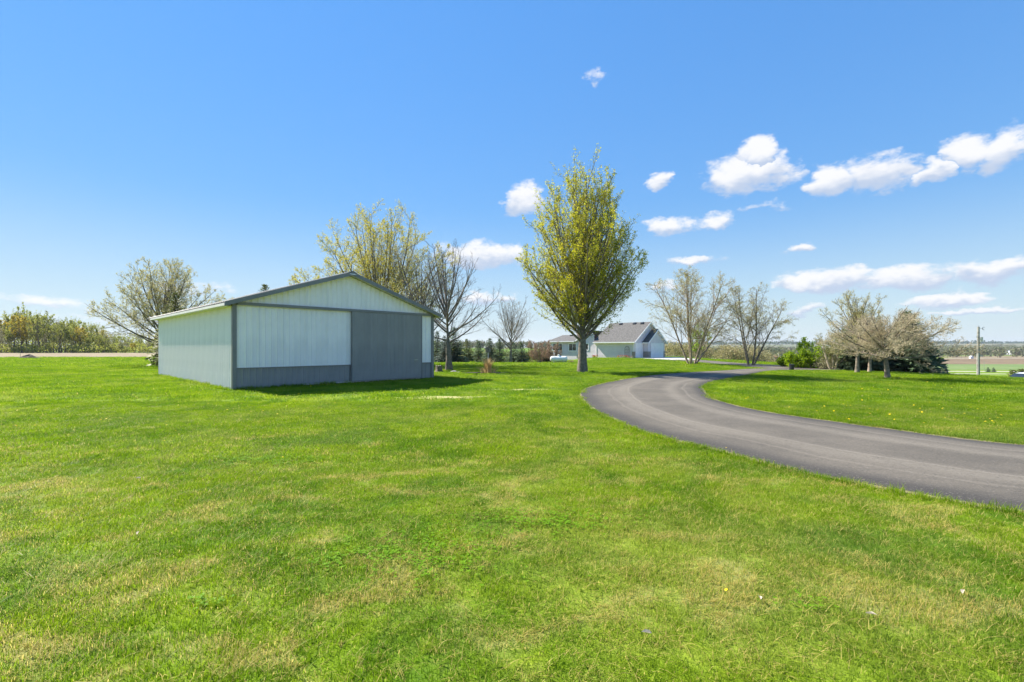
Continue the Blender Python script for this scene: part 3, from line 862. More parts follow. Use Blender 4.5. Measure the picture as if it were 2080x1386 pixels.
    wr = MB().hexa([(-.42, yb+.1, e-.42*so), (4, yb+.1, e+4*so), (4, WL1+.35, e+4*so), (-.42, WL1+.35, e-.42*so)],
                   [(-.42, yb+.1, e-.42*so+.14), (4, yb+.1, e+4*so+.14), (4, WL1+.35, e+4*so+.14), (-.42, WL1+.35, e-.42*so+.14)]) \
        .hexa([(4, yb+.1, e+4*so), (8.4, yb+.1, e-.4*so), (8.4, WL1+.35, e-.4*so), (4, WL1+.35, e+4*so)],
              [(4, yb+.1, e+4*so+.14), (8.4, yb+.1, e-.4*so+.14), (8.4, WL1+.35, e-.4*so+.14), (4, WL1+.35, e+4*so+.14)]).build('wing_roof', M['shingle'], root)
    MB().box(-.52, -.425, yb+.12, WL1+.36, e-.42*so-.03, e-.42*so+.12).build('gutter', M['white'], wr)
    MB().box(-.42, .0, yb+.12, WL1+.34, e-.42*so-.06, e-.42*so-.03).build('soffit', M['white'], wr)
    for yv in (11.6, 13.4): MB().box(3.1, 3.5, yv, yv+.4, e+3.1*so+.1, e+3.5*so+.26).build('roof_vent', M['black'], wr)
    MB().prism([(.04, e-.02), (7.96, e-.02), (4, e+4*so-.03)], 'y', WL1-.1, WL1).build('end_gable_wall', M['siding'], root)
    # windows on the lawn side
    def window(y0, y1, z0, z1, n):
        w = MB().box(-.045, .0, y0, y1, z0, z1).build('window', M['white'], root)
        gw = (y1-y0-.10)/n
        for k in range(n):
            MB().box(-.052, -.046, y0+.08+k*gw, y0+.02+(k+1)*gw, z0+.08, z1-.08).build('pane', M['glass'], w)
        MB().box(-.075, -.046, y0-.08, y0+.04, z0-.08, z1+.08).box(-.075, -.046, y1-.04, y1+.08, z0-.08, z1+.08) \
            .box(-.075, -.046, y0+.04, y1-.04, z1-.04, z1+.08).box(-.075, -.046, y0+.04, y1-.04, z0-.08, z0+.04).build('frame', M['white'], w)
    window(13.0, 15.0, 1.0, 2.25, 3)
    window(10.2, 11.7, 1.0, 2.2, 2)
    window(7.9, 8.6, 1.15, 2.2, 1)
    MB().box(-.12, -.02, 8.95, 9.2, .35, .55).build('dryer_vent', M['galv'], root)
    MB().box(-.10, -.02, 9.9, 10.1, -.1, .45).build('utility_meter', M['galv'], root)
    MB().box(-.06, .0, GL-.02, GL+.1, -.3, 2.3).build('downspout', M['white'], root)
    MB().box(-.06, -.0, -.03, .06, .93, 2.4).build('corner_board', M['white'], root)
    return root
build_house()

def hloc(lx, ly, z=0.0):
    p = HG + UF*lx + UL*ly
    return (p[0], p[1], z)

# garden trellis against the garage wall
def build_trellis():
    x, y, _ = hloc(-.35, .95)
    t = thing('garden_trellis', 'black wire arched trellis against the garage side wall', 'trellis', (x, y, 0), shed_rz)
    fr = MB()
    arc = [(0, -.36, 0), (0, -.36, 1.35)] + [(0, -.36*math.cos(a), 1.35+.42*math.sin(a)) for a in np.linspace(.2, math.pi-.2, 9)] + [(0, .36, 1.35), (0, .36, 0)]
    fr.tube(arc, .028, 6); fr.build('frame', M['black'], t)
    for yy in (-.18, 0, .18): MB().tube([(0, yy, 0), (0, yy, 1.35+.42*math.sqrt(max(0, 1-(yy/.36)**2)))], .016, 5).build('bar', M['black'], t)
    for zz in (.35, .8, 1.25): MB().tube([(0, -.36, zz), (0, .36, zz)], .016, 5).build('crossbar', M['black'], t)
build_trellis()

# ------------------------------------------------------------------ trees
def unit(v): return v / np.maximum(np.linalg.norm(v, axis=-1, keepdims=True), 1e-9)

def tubes(P, R, ns):
    """P (B,n,3) centre lines, R (B,n) radii -> verts, quads"""
    B, n, _ = P.shape
    T = np.empty_like(P); T[:, 1:-1] = P[:, 2:]-P[:, :-2]; T[:, 0] = P[:, 1]-P[:, 0]; T[:, -1] = P[:, -1]-P[:, -2]
    T = unit(T)
    ch = unit(P[:, -1]-P[:, 0]); ref = np.where(np.abs(ch[:, 2:3]) > .8, np.array([[1., 0, 0]]), np.array([[0, 0, 1.]]))
    U = unit(np.cross(T, ref[:, None, :])); W = np.cross(T, U)
    a = np.arange(ns)*2*np.pi/ns
    V = P[:, :, None] + R[:, :, None, None]*(U[:, :, None]*np.cos(a)[None, None, :, None] + W[:, :, None]*np.sin(a)[None, None, :, None])
    base = (np.arange(B)*n*ns)[:, None, None] + (np.arange(n-1)*ns)[None, :, None] + np.arange(ns)[None, None, :]
    nxt = (np.arange(B)*n*ns)[:, None, None] + (np.arange(n-1)*ns)[None, :, None] + ((np.arange(ns)+1) % ns)[None, None, :]
    Q = np.stack([base, nxt, nxt+ns, base+ns], -1).reshape(-1, 4)
    return V.reshape(-1, 3), Q

def rot_about(v, ax, ang):
    c, s = np.cos(ang)[:, None], np.sin(ang)[:, None]
    return v*c + np.cross(ax, v)*s + ax*(np.sum(ax*v, 1, keepdims=True))*(1-c)

def leaf_quads(C, rg, s0, s1, up=.3, aspect=1.6):
    n = len(C)
    d = unit(rg.normal(0, 1, (n, 3)) + np.array([0, 0, up])); o = unit(np.cross(d, rg.normal(0, 1, (n, 3))))
    L = rg.uniform(s0, s1, n)[:, None]; Wd = L/aspect
    nrm = np.cross(d, o)*L*.12
    V = np.stack([C, C + d*L*.5 + o*Wd*.5 + nrm, C + d*L, C + d*L*.5 - o*Wd*.5 + nrm], 1)
    return V.reshape(-1, 3), np.arange(n*4).reshape(-1, 4)

class Tree:
    def __init__(s, seed, prof, rough=.12):
        """prof: list of (height, radius) of the crown"""
        s.rg = np.random.default_rng(seed); s.ph = np.array([q[0] for q in prof]); s.pr = np.array([q[1] for q in prof])
        s.az = s.rg.uniform(0, 6.28, 4); s.rough = rough; s.off = np.zeros(2)
        s.levels = []; s.lean = np.zeros(2)
    def env(s, p):
        c = s.off + s.lean*np.clip(p[..., 2:3], 0, None)
        q = p[..., :2]-c; a = np.arctan2(q[..., 1], q[..., 0]); h = p[..., 2]
        R = np.interp(h, s.ph, s.pr, left=-1, right=0)
        k = 1 + s.rough*(np.sin(2*a+s.az[0]+h*.5)+np.sin(3*a+s.az[1]-h*.7)+.7*np.sin(5*a+s.az[2]+h*1.3))
        R = R*k
        return np.where(h > s.ph[-1]*(1+.25*s.rough*np.sin(a*3+s.az[3])), 9.0, np.where(R < 0, .5+.1*np.linalg.norm(q, axis=-1), np.linalg.norm(q, axis=-1)/np.maximum(R, .05)))
    def clip_len(s, P, D, L, trop=0.0):
        f = np.linspace(.04, 1, 26)
        pts = P[:, None] + D[:, None]*(f[None, :, None]*L[:, None, None]); pts[..., 2] += trop*.5*(f[None]**2)*L[:, None]
        out = s.env(pts) > 1.0
        first = np.where(out.any(1), out.argmax(1), 25)
        return L*f[first]
    def grow(s, P, D, L, r0, n, wig, trop, rtip=.004, droop=0.0):
        """tropism bends towards the sky (or down)"""
        B = len(P); pts = np.empty((B, n, 3)); pts[:, 0] = P; d = unit(D.copy())
        for i in range(1, n):
            g = np.zeros_like(d); g[:, 2] = trop/(n-1) - droop*(i/(n-1))**2
            d = unit(d + s.rg.normal(0, wig/math.sqrt(n-1), d.shape) + g)
            pts[:, i] = pts[:, i-1] + d*(L/(n-1))[:, None]
        t = np.linspace(0, 1, n)[None]
        R = r0[:, None]*(1-t)**.8 + rtip
        s.levels.append((pts, R)); return pts, R
    def trunk(s, h, r, n=9, wig=.05, lean=(0, 0), flare=1.5, rtip=.03):
        pts, R = s.grow(np.zeros((1, 3)), np.array([[lean[0], lean[1], 1.0]]), np.array([h]), np.array([r]), n, wig, .1, rtip)
        R[0, 0] *= flare; pts[0, 0, 2] = -.12
        return pts, R
    def stems(s, n, h, r, spread, npt=9, wig=.12, trop=.25, jit=.12, rtip=.012):
        a = np.arange(n)*2*np.pi/n + s.rg.uniform(-.4, .4, n)
        P = np.stack([np.cos(a)*jit, np.sin(a)*jit, np.full(n, -.1)], 1)
        sp = s.rg.uniform(spread[0], spread[1], n)
        D = np.stack([np.cos(a)*np.sin(sp), np.sin(a)*np.sin(sp), np.cos(sp)], 1)
        L = s.clip_len(P+D*.6, D, np.full(n, h)*s.rg.uniform(.85, 1.05, n))
        return s.grow(P, D, np.maximum(L, h*.4), np.full(n, r)*s.rg.uniform(.7, 1.1, n), npt, wig, trop, rtip)
    def sub(s, par, per, t0, t1, ang, lenf, n, wig, trop, rfac=.6, rper=.012, rtip=.004, minlen=.05, maxlen=99, alt=True, droop=0.0, jitter=(.75, 1.1), clip=True, falloff=.5):
        """children on every parent"""
        pts, R = par; B, m, _ = pts.shape
        k = per
        t = np.linspace(t0, t1, k)[None] + s.rg.uniform(-.5, .5, (B, k))*(t1-t0)/max(k, 1)
        t = np.clip(t, .02, .995)
        x = t*(m-1); i = np.minimum(x.astype(int), m-2); fr = (x-i)[..., None]
        bi = np.arange(B)[:, None]
        P = pts[bi, i]*(1-fr) + pts[bi, i+1]*fr
        T = unit(pts[bi, i+1]-pts[bi, i])
        Rp = R[bi, i]*(1-fr[..., 0]) + R[bi, i+1]*fr[..., 0]
        plen = np.linalg.norm(np.diff(pts, axis=1), axis=2).sum(1)[:, None]*np.ones_like(t)
        P, T, Rp, plen, t = P.reshape(-1, 3), T.reshape(-1, 3), Rp.ravel(), plen.ravel(), t.ravel()
        N = len(P)
        ax = unit(np.cross(T, s.rg.normal(0, 1, (N, 3))))
        if alt:   # golden-angle roll keeps the shoots around the limb
            ref = unit(np.cross(T, np.where(np.abs(T[:, 2:3]) > .9, [[1., 0, 0]], [[0, 0, 1.]])))
            ax = rot_about(ref, T, (np.arange(N)*2.4 + s.rg.uniform(-.5, .5, N)))
        D = rot_about(T, ax, s.rg.uniform(ang[0], ang[1], N))
        L = plen*lenf*(1-falloff*(t-t0)/max(t1-t0, 1e-3))*s.rg.uniform(.6, 1.15, N)
        L = np.minimum(L, maxlen)
        if clip:
            L = np.minimum(L, s.clip_len(P, D, L, trop)*s.rg.uniform(jitter[0], jitter[1], N))
        keep = L > minlen
        P, D, L, Rp = P[keep], D[keep], L[keep], Rp[keep]
        r = np.minimum(Rp*rfac, L*rper + .002)
        return s.grow(P, D, L, r, n, wig, trop, rtip, droop)
    def leaf_points(s, par, per, t0=.2, spread=.05):
        pts, _ = par; B, m, _ = pts.shape
        t = s.rg.uniform(t0, 1, (B, per)); x = t*(m-1); i = np.minimum(x.astype(int), m-2); fr = (x-i)[..., None]
        bi = np.arange(B)[:, None]
        P = (pts[bi, i]*(1-fr)+pts[bi, i+1]*fr).reshape(-1, 3)
        return P + s.rg.normal(0, spread, P.shape)
    def meshes(s, name, split, sides):
        """levels below split -> trunk mesh; the rest -> twig arrays"""
        A = ([], [], 0); Bm = ([], [], 0)
        out = []
        for part in (s.levels[:split], s.levels[split:]):
            vs, qs, o = [], [], 0
            for k, (p, r) in enumerate(part):
                lev = k if part is s.levels[:split] else k+split
                ns = sides[min(k + (0 if not out else split), len(sides)-1)]
                v, q = tubes(p, r, ns); vs.append(v); qs.append(q+o); o += len(v)
            out.append((np.concatenate(vs), np.concatenate(qs)) if vs else (np.zeros((0, 3)), np.zeros((0, 4), int)))
        return out

def make_tree(name, tree, split, sides, bark, leafmat, leaves, loc, label, cat='tree', group=None, rz=0.0, twigmat=None):
    """tree > trunk (stem and limbs), crown (twigs and leaves)"""
    root = thing(name, label, cat, loc, rz, group)
    (tv, tq), (wv, wq) = tree.meshes(name, split, sides)
    obj('trunk', mesh_np('trunk', tv, tq, smooth=True), bark, root)
    lv, lq = leaves if leaves is not None else (np.zeros((0, 3)), np.zeros((0, 4), int))
    me = mesh_np('crown', np.concatenate([wv, lv]), np.concatenate([wq, lq+len(wv)]))
    me.materials.append(twigmat or bark); 
    if len(lq):
        me.materials.append(leafmat)
        mi = np.zeros(len(wq)+len(lq), np.int32); mi[len(wq):] = 1
        me.polygons.foreach_set('material_index', mi)
    obj('crown', me, None, root)
    return root

# --- the big upright maple by the drive
def big_maple():
    t = Tree(11, [(2.0, .8), (2.9, 2.6), (4.0, 4.0), (5.6, 4.9), (7.4, 5.15), (9.2, 4.9), (11.0, 4.3), (12.6, 3.6), (13.8, 2.9), (14.8, 2.0), (15.5, .9)], .025)
    tr = t.trunk(12.8, .29, 18, .04, (0, 0), 1.3, .015)
    p, R = tr; R[0] = np.where(p[0, :, 2] < 2.2, np.maximum(R[0], .255), R[0]*np.where(p[0, :, 2] < 3.2, .75, .5))
    # scaffold limbs leave low on the trunk and sweep upward
    n = 46; rg = t.rg
    a = np.arange(n)*2.4+.4; h = np.interp(np.arange(n), [0, 20, n-1], [1.95, 3.1, 5.4])+rg.uniform(-.15, .15, n)
    el = np.radians(np.interp(np.arange(n), [0, 14, 28, n-1], [33, 46, 60, 78]) + rg.uniform(-6, 6, n))
    D = np.stack([np.cos(a)*np.cos(el), np.sin(a)*np.cos(el), np.sin(el)], 1)
    P = np.stack([np.interp(h, p[0, :, 2], p[0, :, 0]), np.interp(h, p[0, :, 2], p[0, :, 1]), h], 1)
    L = t.clip_len(P, D, np.full(n, 12.5), .75)*rg.uniform(.78, .95, n)
    l1 = t.grow(P, D, L, .024+.0085*L, 12, .10, .62, .007)
    l1u = t.sub(tr, 18, .34, .95, (.25, .55), .42, 8, .10, .35, .55, .008, .005, maxlen=3.6, jitter=(.7, .95))
    l2 = t.sub(l1, 15, .10, .96, (.32, .75), .46, 6, .11, .42, .5, .006, .0035, maxlen=3.2, jitter=(.75, 1.0))
    l3 = t.sub(l2, 7, .10, .97, (.35, .8), .46, 4, .13, .4, .5, .0055, .003, maxlen=1.5, jitter=(.8, 1.0))
    l3u = t.sub(l1u, 12, .1, .97, (.35, .8), .38, 4, .13, .4, .5, .0055, .003, maxlen=1.5)
    l4 = t.sub(l3, 3, .2, .98, (.4, .9), .5, 3, .16, .3, .5, .005, .0025, maxlen=.55)
    l4u = t.sub(l3u, 3, .2, .98, (.4, .9), .5, 3, .16, .3, .5, .005, .0025, maxlen=.55)
    C = np.concatenate([t.leaf_points(l4, 8, .1, .05), t.leaf_points(l4u, 8, .1, .05), t.leaf_points(l3, 6, .2, .05), t.leaf_points(l3u, 6, .2, .05), t.leaf_points(l2, 3, .5, .06)])
    # clumpy foliage: keep by a slow wave so that gaps remain
    w = np.sin(C[:, 0]*1.9+1)*np.sin(C[:, 1]*2.1)+np.sin(C[:, 2]*2.3+C[:, 0])
    C = C[rg.uniform(0, 1, len(C)) < np.clip(.64+.26*w, .2, 1)]
    x, y = gp(1183, 757)
    return make_tree('maple_tree', t, 3, [12, 7, 6, 4, 3, 3, 3, 3], M['bark'], M['lf_maple'], leaf_quads(C, rg, .05, .11), (x, y, 0),
                     'tall upright yellow-green maple standing beside the driveway bend', rz=.6), len(C)
_, nl = big_maple()

def broad_tree(seed, prof, trunk_h, r, n1, elev, leafn, leafmat, size, loc, name, label, bark=None, upturn=.5, h0=None, wig=.11, per=(10, 6, 3), rough=.13, group=None, lean=(0, 0), leafsize=(.06, .11), off=(0, 0), clump=None, twig=None, rz=0.0, cat='tree'):
    """open grown tree with a short trunk and spreading limbs"""
    t = Tree(seed, prof, rough); rg = t.rg; t.off = np.array(off, float)
    top = prof[-1][0]
    tr = t.trunk(top*.8, r, 11, .09, lean, 1.4, .015)
    p, R = tr
    h0 = h0 or trunk_h
    R[0] = np.where(p[0, :, 2] <= trunk_h, np.maximum(R[0], r*.82), R[0]*.5)
    n = n1
    a = np.arange(n)*2.4+rg.uniform(0, 6); h = np.linspace(h0, min(top*.55, h0+2.4), n)+rg.uniform(-.1, .1, n)
    el = np.radians(np.linspace(elev[0], elev[1], n)+rg.uniform(-8, 8, n))
    D = np.stack([np.cos(a)*np.cos(el), np.sin(a)*np.cos(el), np.sin(el)], 1)
    P = np.stack([np.interp(h, p[0, :, 2], p[0, :, 0]), np.interp(h, p[0, :, 2], p[0, :, 1]), h], 1)
    L = t.clip_len(P, D, np.full(n, top*1.1), upturn*.7)*rg.uniform(.85, 1.05, n)
    l1 = t.grow(P, D, L, r*.17+.006*L, 10, wig, upturn, .006)
    l1u = t.sub(tr, per[0], .45, .97, (.35, .8), .42, 7, wig, .3, .5, .008, .005)
    l2 = t.sub(l1, per[0], .18, .96, (.4, .95), .46, 6, wig, upturn*.6, .5, .0065, .004)
    l3 = t.sub(l2, per[1], .15, .97, (.4, .95), .5, 4, wig, .25, .5, .0055, .0035)
    l3u = t.sub(l1u, per[1]+2, .12, .97, (.4, .95), .45, 4, wig, .25, .5, .0055, .0035)
    l4 = t.sub(l3, per[2], .2, .98, (.4, 1.0), .55, 3, wig, .2, .5, .005, .003, maxlen=.7)
    l4u = t.sub(l3u, per[2], .2, .98, (.4, 1.0), .55, 3, wig, .2, .5, .005, .003, maxlen=.7)
    lv = None
    if leafn:
        C = np.concatenate([t.leaf_points(l4, leafn, .15, .05), t.leaf_points(l4u, leafn, .15, .05), t.leaf_points(l3, leafn, .3, .05)])
        if clump:
            w = np.sin(C[:, 0]*1.3+seed)*np.sin(C[:, 1]*1.5)+np.sin(C[:, 2]*1.6+C[:, 0]*.7)
            C = C[rg.uniform(0, 1, len(C)) < np.clip(clump[0]+clump[1]*w, .05, 1)]
        lv = leaf_quads(C, rg, *leafsize)
    return make_tree(name, t, 3, [9, 6, 5, 4, 3, 3, 3], bark or M['bark'], leafmat, lv, loc, label, cat, group, rz, twigmat=twig)

def fan_tree(seed, nst, top, prof, r, spread, leafn, leafmat, loc, name, label, bark, per=(9, 6, 3), trop=.2, leafsize=(.05, .10), droop=.0, rough=.12, group=None, twig=None, rz=0.0, cat='tree', wig=.11, jit=.16, clump=None):
    """several stems from one base"""
    t = Tree(seed, prof, rough); rg = t.rg
    st = t.stems(nst, top*1.05, r, spread, 10, wig*.8, trop, jit)
    l1 = t.sub(st, per[0], .2, .97, (.35, 1.0), .58, 7, wig, .2, .5, .007, .004, droop=droop*.3)
    l2 = t.sub(l1, per[1], .15, .97, (.4, .9), .5, 5, wig, .1, .5, .006, .0035, droop=droop*.6)
    l3 = t.sub(l2, per[2], .15, .98, (.4, 1.0), .55, 4, wig, .0, .5, .005, .003, droop=droop, maxlen=1.1)
    l4 = t.sub(l3, 2, .3, .98, (.4, 1.0), .6, 3, wig, .0, .5, .005, .0025, droop=droop, maxlen=.5)
    lv = None
    if leafn:
        C = np.concatenate([t.leaf_points(l4, leafn, .1, .05), t.leaf_points(l3, leafn, .2, .05)])
        if clump:
            w = np.sin(C[:, 0]*1.7+seed)*np.sin(C[:, 1]*1.5)+np.sin(C[:, 2]*1.9+C[:, 0]*.7)
            C = C[rg.uniform(0, 1, len(C)) < np.clip(clump[0]+clump[1]*w, .05, 1)]
        lv = leaf_quads(C, rg, *leafsize)
    return make_tree(name, t, 2, [9, 6, 4, 3, 3], bark, leafmat, lv, loc, label, cat, group, rz, twigmat=twig)

# --- trees round the shed
broad_tree(21, [(1.5, 2.2), (2.3, 4.8), (3.6, 5.4), (5.0, 5.0), (6.6, 4.4), (8.2, 3.4), (9.4, 2.0), (10.4, .4)], 1.6, .20, 26, (20, 72), 5, M['lf_sparse'], 0, at(332, 42),
           'spreading_tree', 'wide low tree with sparse olive buds behind the left end of the shed', upturn=.35, per=(11, 7, 3), leafsize=(.05, .10))
broad_tree(22, [(1.8, 2.4), (3.5, 5.2), (6.0, 6.9), (8.5, 6.8), (10.8, 5.9), (12.9, 4.3), (14.4, 2.5), (15.4, .6)], 1.9, .27, 24, (25, 72), 12, M['lf_yellow'], 0, at(768, 42),
           'maple_tree', 'large rounded yellow-green maple rising behind the shed roof', upturn=.5, per=(14, 8, 3), leafsize=(.05, .10), clump=(.6, .2), rough=.07)
broad_tree(23, [(2, 1.6), (5, 2.4), (8, 2.3), (10, 1.6), (11.6, .3)], 2.2, .16, 12, (35, 68), 8, M['lf_sparse'], 0, at(622, 50),
           'slender_tree', 'small thin tree just left of the yellow maple behind the shed peak', per=(8, 6, 3), leafsize=(.06, .11))
broad_tree(24, [(1.8, 1.8), (4, 3.4), (6.5, 3.5), (8.6, 2.4), (10.4, .3)], 1.8, .15, 16, (25, 68), 4, M['lf_sparse'], 0, at(858, 35),
           'young_tree', 'half bare tree behind the right corner of the shed', per=(10, 6, 3), leafsize=(.04, .08), clump=(.5, .3))
broad_tree(25, [(1.9, 1.4), (2.6, 4.0), (4.0, 3.7), (5.6, 3.6), (7.2, 3.0), (8.6, 1.8), (9.6, .3)], 2.0, .20, 20, (14, 68), 0, M['lf_tan'], 0, (*gp(912, 755), 0),
           'bare_tree', 'bare leafless tree standing right of the shed beside the stump', upturn=.5, per=(9, 6, 3), wig=.11, rz=.5)
broad_tree(26, [(2.2, 1.6), (4.2, 3.7), (6.4, 4.1), (8.3, 3.2), (9.8, 1.8), (10.9, .3)], 1.9, .18, 18, (24, 70), 1, M['lf_tan'], 0, at(1037, 66),
           'bare_tree', 'bare tree with ascending twigs in front of the conifer row', per=(10, 7, 3), leafsize=(.06, .10), clump=(.35, .3))

# --- trees by the drive and on the right lawn
fan_tree(31, 7, 8.7, [(0, .7), (1.2, 2.5), (2.6, 4.6), (5.0, 5.0), (7.0, 4.4), (8.5, 2.9), (9.4, .4)], .085, (.12, .76), 7, M['lf_pale'], (*gp(1405, 741), 0),
         'river_birch', 'multi-stemmed birch with peeling brown trunks left of the driveway fork', M['bark_pale'], per=(13, 9, 5), droop=.14, trop=.12, leafsize=(.035, .07), jit=.24, clump=(.5, .3))
fan_tree(32, 4, 7.4, [(0, .6), (.9, 2.0), (1.8, 3.4), (4.0, 3.7), (5.8, 3.2), (7.0, 2.0), (7.8, .3)], .09, (.08, .55), 7, M['lf_pale'], (*gp(1525, 743), 0),
         'river_birch', 'smaller three-stemmed birch with drooping twigs right of the other birch', M['bark_warm'], per=(13, 9, 5), droop=.32, trop=.12, leafsize=(.035, .07), jit=.2, clump=(.5, .3))
broad_tree(33, [(.9, .8), (1.5, 3.3), (2.1, 3.5), (2.7, 2.9), (3.2, 1.9), (3.6, .4)], 1.05, .115, 20, (4, 52), 3, M['lf_tan'], 0, (*gp(1803, 771), 0),
           'crabapple_tree', 'low wide crabapple with dense tan twigs, nearest tree on the right lawn', upturn=.22, per=(13, 9, 4), h0=.95, wig=.14, bark=M['bark_warm'], twig=M['bark_tan'], leafsize=(.03, .06), off=(.35, 0), rough=.16)
broad_tree(34, [(.9, .8), (1.5, 1.9), (2.5, 2.3), (3.6, 2.2), (4.7, 1.6), (5.6, .3)], 1.1, .10, 14, (20, 70), 7, M['lf_pale'], 0, at(1741, 30),
           'budding_tree', 'tallest grey budding tree above the spruces on the right lawn', upturn=.4, per=(9, 6, 3), leafsize=(.03, .06), bark=M['bark_warm'])
broad_tree(35, [(.9, .6), (1.3, 1.6), (2.0, 2.2), (2.8, 1.9), (3.5, 1.1), (3.9, .3)], 1.0, .09, 14, (16, 60), 3, M['lf_tan'], 0, at(1766, 30.6),
           'crabapple_tree', 'small crabapple with a pale forked trunk between the two spruces', upturn=.3, per=(9, 7, 3), leafsize=(.03, .06), bark=M['bark_pale'], twig=M['bark_tan'])
fan_tree(36, 6, 3.4, [(0, .6), (.8, 1.2), (1.8, 1.5), (2.8, 1.2), (3.5, .3)], .05, (.1, .5), 7, M['lf_hedge'], at(1692, 33.5),
         'tall_shrub', 'yellow-brown twiggy shrub between the green bushes and the spruces', M['bark_tan'], per=(7, 5, 3), leafsize=(.05, .09), cat='shrub')

def bush(seed, top, rad, loc, name, label, leafmat, leafn=9, leafsize=(.08, .15), nst=9, bark=None, group=None, squat=.55):
    t = Tree(seed, [(0, rad*.75), (top*.3, rad), (top*squat, rad), (top*.85, rad*.62), (top, .15)], .14); rg = t.rg
    st = t.stems(nst, top*1.1, .035, (.1, .85), 7, .2, .1, .18, .006)
    l1 = t.sub(st, 7, .15, .97, (.4, .95), .55, 5, .2, .15, .6, .010, .004)
    l2 = t.sub(l1, 5, .15, .98, (.4, 1.0), .55, 4, .2, .1, .6, .009, .004)
    l3 = t.sub(l2, 2, .2, .98, (.4, 1.0), .6, 3, .2, .1, .6, .009, .004)
    C = np.concatenate([t.leaf_points(l3, leafn, .05, .07), t.leaf_points(l2, leafn, .1, .08)])
    w = np.sin(C[:, 0]*3.1+seed)*np.sin(C[:, 1]*2.7)+np.sin(C[:, 2]*3.3+C[:, 0])
    C = C[rg.uniform(0, 1, len(C)) < np.clip(.6+.35*w, .1, 1)]
    return make_tree(name, t, 1, [5, 4, 3, 3], bark or M['bark_warm'], leafmat, leaf_quads(C, rg, *leafsize), loc, label, 'bush', group)
bush(41, 1.95, 1.5, at(1620, 36.5), 'green_bush', 'lowest fresh green bush behind the dark bin', M['lf_green'], 15)
bush(42, 2.75, 1.75, at(1655, 37.0), 'green_bush', 'tallest fresh green bush in the clump by the drive', M['lf_green'], 16)
bush(48, 1.5, 1.1, at(1600, 38.5), 'green_bush', 'smallest fresh green bush left of the dark bin', M['lf_green'], 13)
bush(43, 1.7, 1.0, at(1682, 35.0), 'grey_green_bush', 'dull grey-green bush at the right end of the green clump', M['lf_wood3'], 6)
fan_tree(44, 4, 6.8, [(0, 1.2), (1.5, 2.1), (3.5, 2.0), (5.4, 1.2), (7.0, .2)], .08, (.05, .35), 7, M['lf_green'], at(1420, 76),
         'slim_green_tree', 'narrow fresh green tree behind the multi-stemmed birch', M['bark_warm'], per=(9, 6, 3), leafsize=(.12, .22), clump=(.45, .3))
fan_tree(45, 7, 4.2, [(0, 1.2), (1.2, 1.9), (2.6, 2.3), (3.6, 1.6), (4.3, .2)], .05, (.15, .75), 9, M['lf_pink'], at(1096, 70),
         'crabapple_tree', 'reddish brown crabapple beside the left end of the house', M['bark_pale'], per=(8, 6, 3), leafsize=(.06, .11))
fan_tree(46, 6, 3.6, [(0, 1.0), (1.2, 1.6), (2.4, 1.8), (3.2, 1.3), (3.8, .2)], .04, (.15, .75), 9, M['lf_pink'], at(1122, 71.5),
         'crabapple_tree', 'smaller reddish crabapple overlapping the house window', M['bark_warm'], per=(8, 6, 3), leafsize=(.06, .11))
bush(47, .85, .5, at(1161, 66.5), 'red_shrub', 'small round dark red shrub right of the white tank', M['lf_pink'], 12, (.05, .09), squat=.6)

# --- conifers
def spruce_mesh(seed, h, r, dense=1.0, base=.12, droop=.28, nsize=1.0):
    rg = np.random.default_rng(seed)
    nl = int(h*6.0*dense); vs, qs, o = [], [], 0
    wl = []
    C, Dv, Sz = [], [], []
    for i in range(nl):
        f = i/(nl-1); z = h*(base + (.985-base)*f)
        L0 = r*(1-f)**.8 + .06
        nb = int(np.interp(f, [0, 1], [15, 5])*dense**.5)
        for k in range(nb):
            a = k*2*math.pi/nb + i*1.1 + rg.uniform(-.25, .25)
            L = L0*rg.uniform(.72, 1.1)
            el = np.interp(f, [0, .6, 1], [-.12, .12, .7]) + rg.uniform(-.12, .12)
            d = np.array([math.cos(a)*math.cos(el), math.sin(a)*math.cos(el), math.sin(el)])
            n = max(3, int(L/.20))
            tt = np.linspace(.18, 1, n)
            p = np.array([0, 0, z]) + d*(tt*L)[:, None]
            p[:, 2] += -droop*L*tt**1.4*.6 + .16*L*tt**3
            side = np.array([-math.sin(a), math.cos(a), 0])
            for sgn in (-1, 0, 1):
                q = p + rg.normal(0, .03, p.shape)
                dd = d*1.0 + side*sgn*rg.uniform(.6, 1.1) + np.array([0, 0, rg.uniform(-.25, .05)])
                C.append(q); Dv.append(np.repeat(dd[None], n, 0) + rg.normal(0, .15, (n, 3)))
                Sz.append(np.interp(L, [0, 1.5], [.16, .36])*rg.uniform(.8, 1.2, n)*nsize*(1.15-.5*tt*abs(sgn)))
            wl.append((np.stack([np.array([0, 0, z]), p[n//2], p[-1]]), L))
    C = np.concatenate(C); D = unit(np.concatenate(Dv)); S = np.concatenate(Sz)[:, None]
    o1 = unit(np.cross(D, rg.normal(0, .35, D.shape) + np.array([0, 0, 1.0])))
    dn = np.array([0, 0, -1.0])
    V = np.stack([C - o1*S*.05, C + D*S*.55 - o1*S*.20 + dn*S*.12, C + D*S, C + D*S*.55 + o1*S*.20 + dn*S*.12], 1).reshape(-1, 3)
    Q = np.arange(len(V)).reshape(-1, 4)
    cr = mesh_np('crown', V, Q)
    tp, tr_ = np.zeros((1, 5, 3)), np.linspace(h*.022+.03, .01, 5)[None]
    tp[0, :, 2] = np.linspace(-.1, h*.97, 5)
    P = np.stack([w[0] for w in wl]); R = np.stack([np.array([.012, .008, .004])*(1+w[1]) for w in wl])
    v1, q1 = tubes(tp, tr_, 8); v2, q2 = tubes(P, R, 3)
    return mesh_np('trunk', np.concatenate([v1, v2]), np.concatenate([q1, q2+len(v1)])), cr

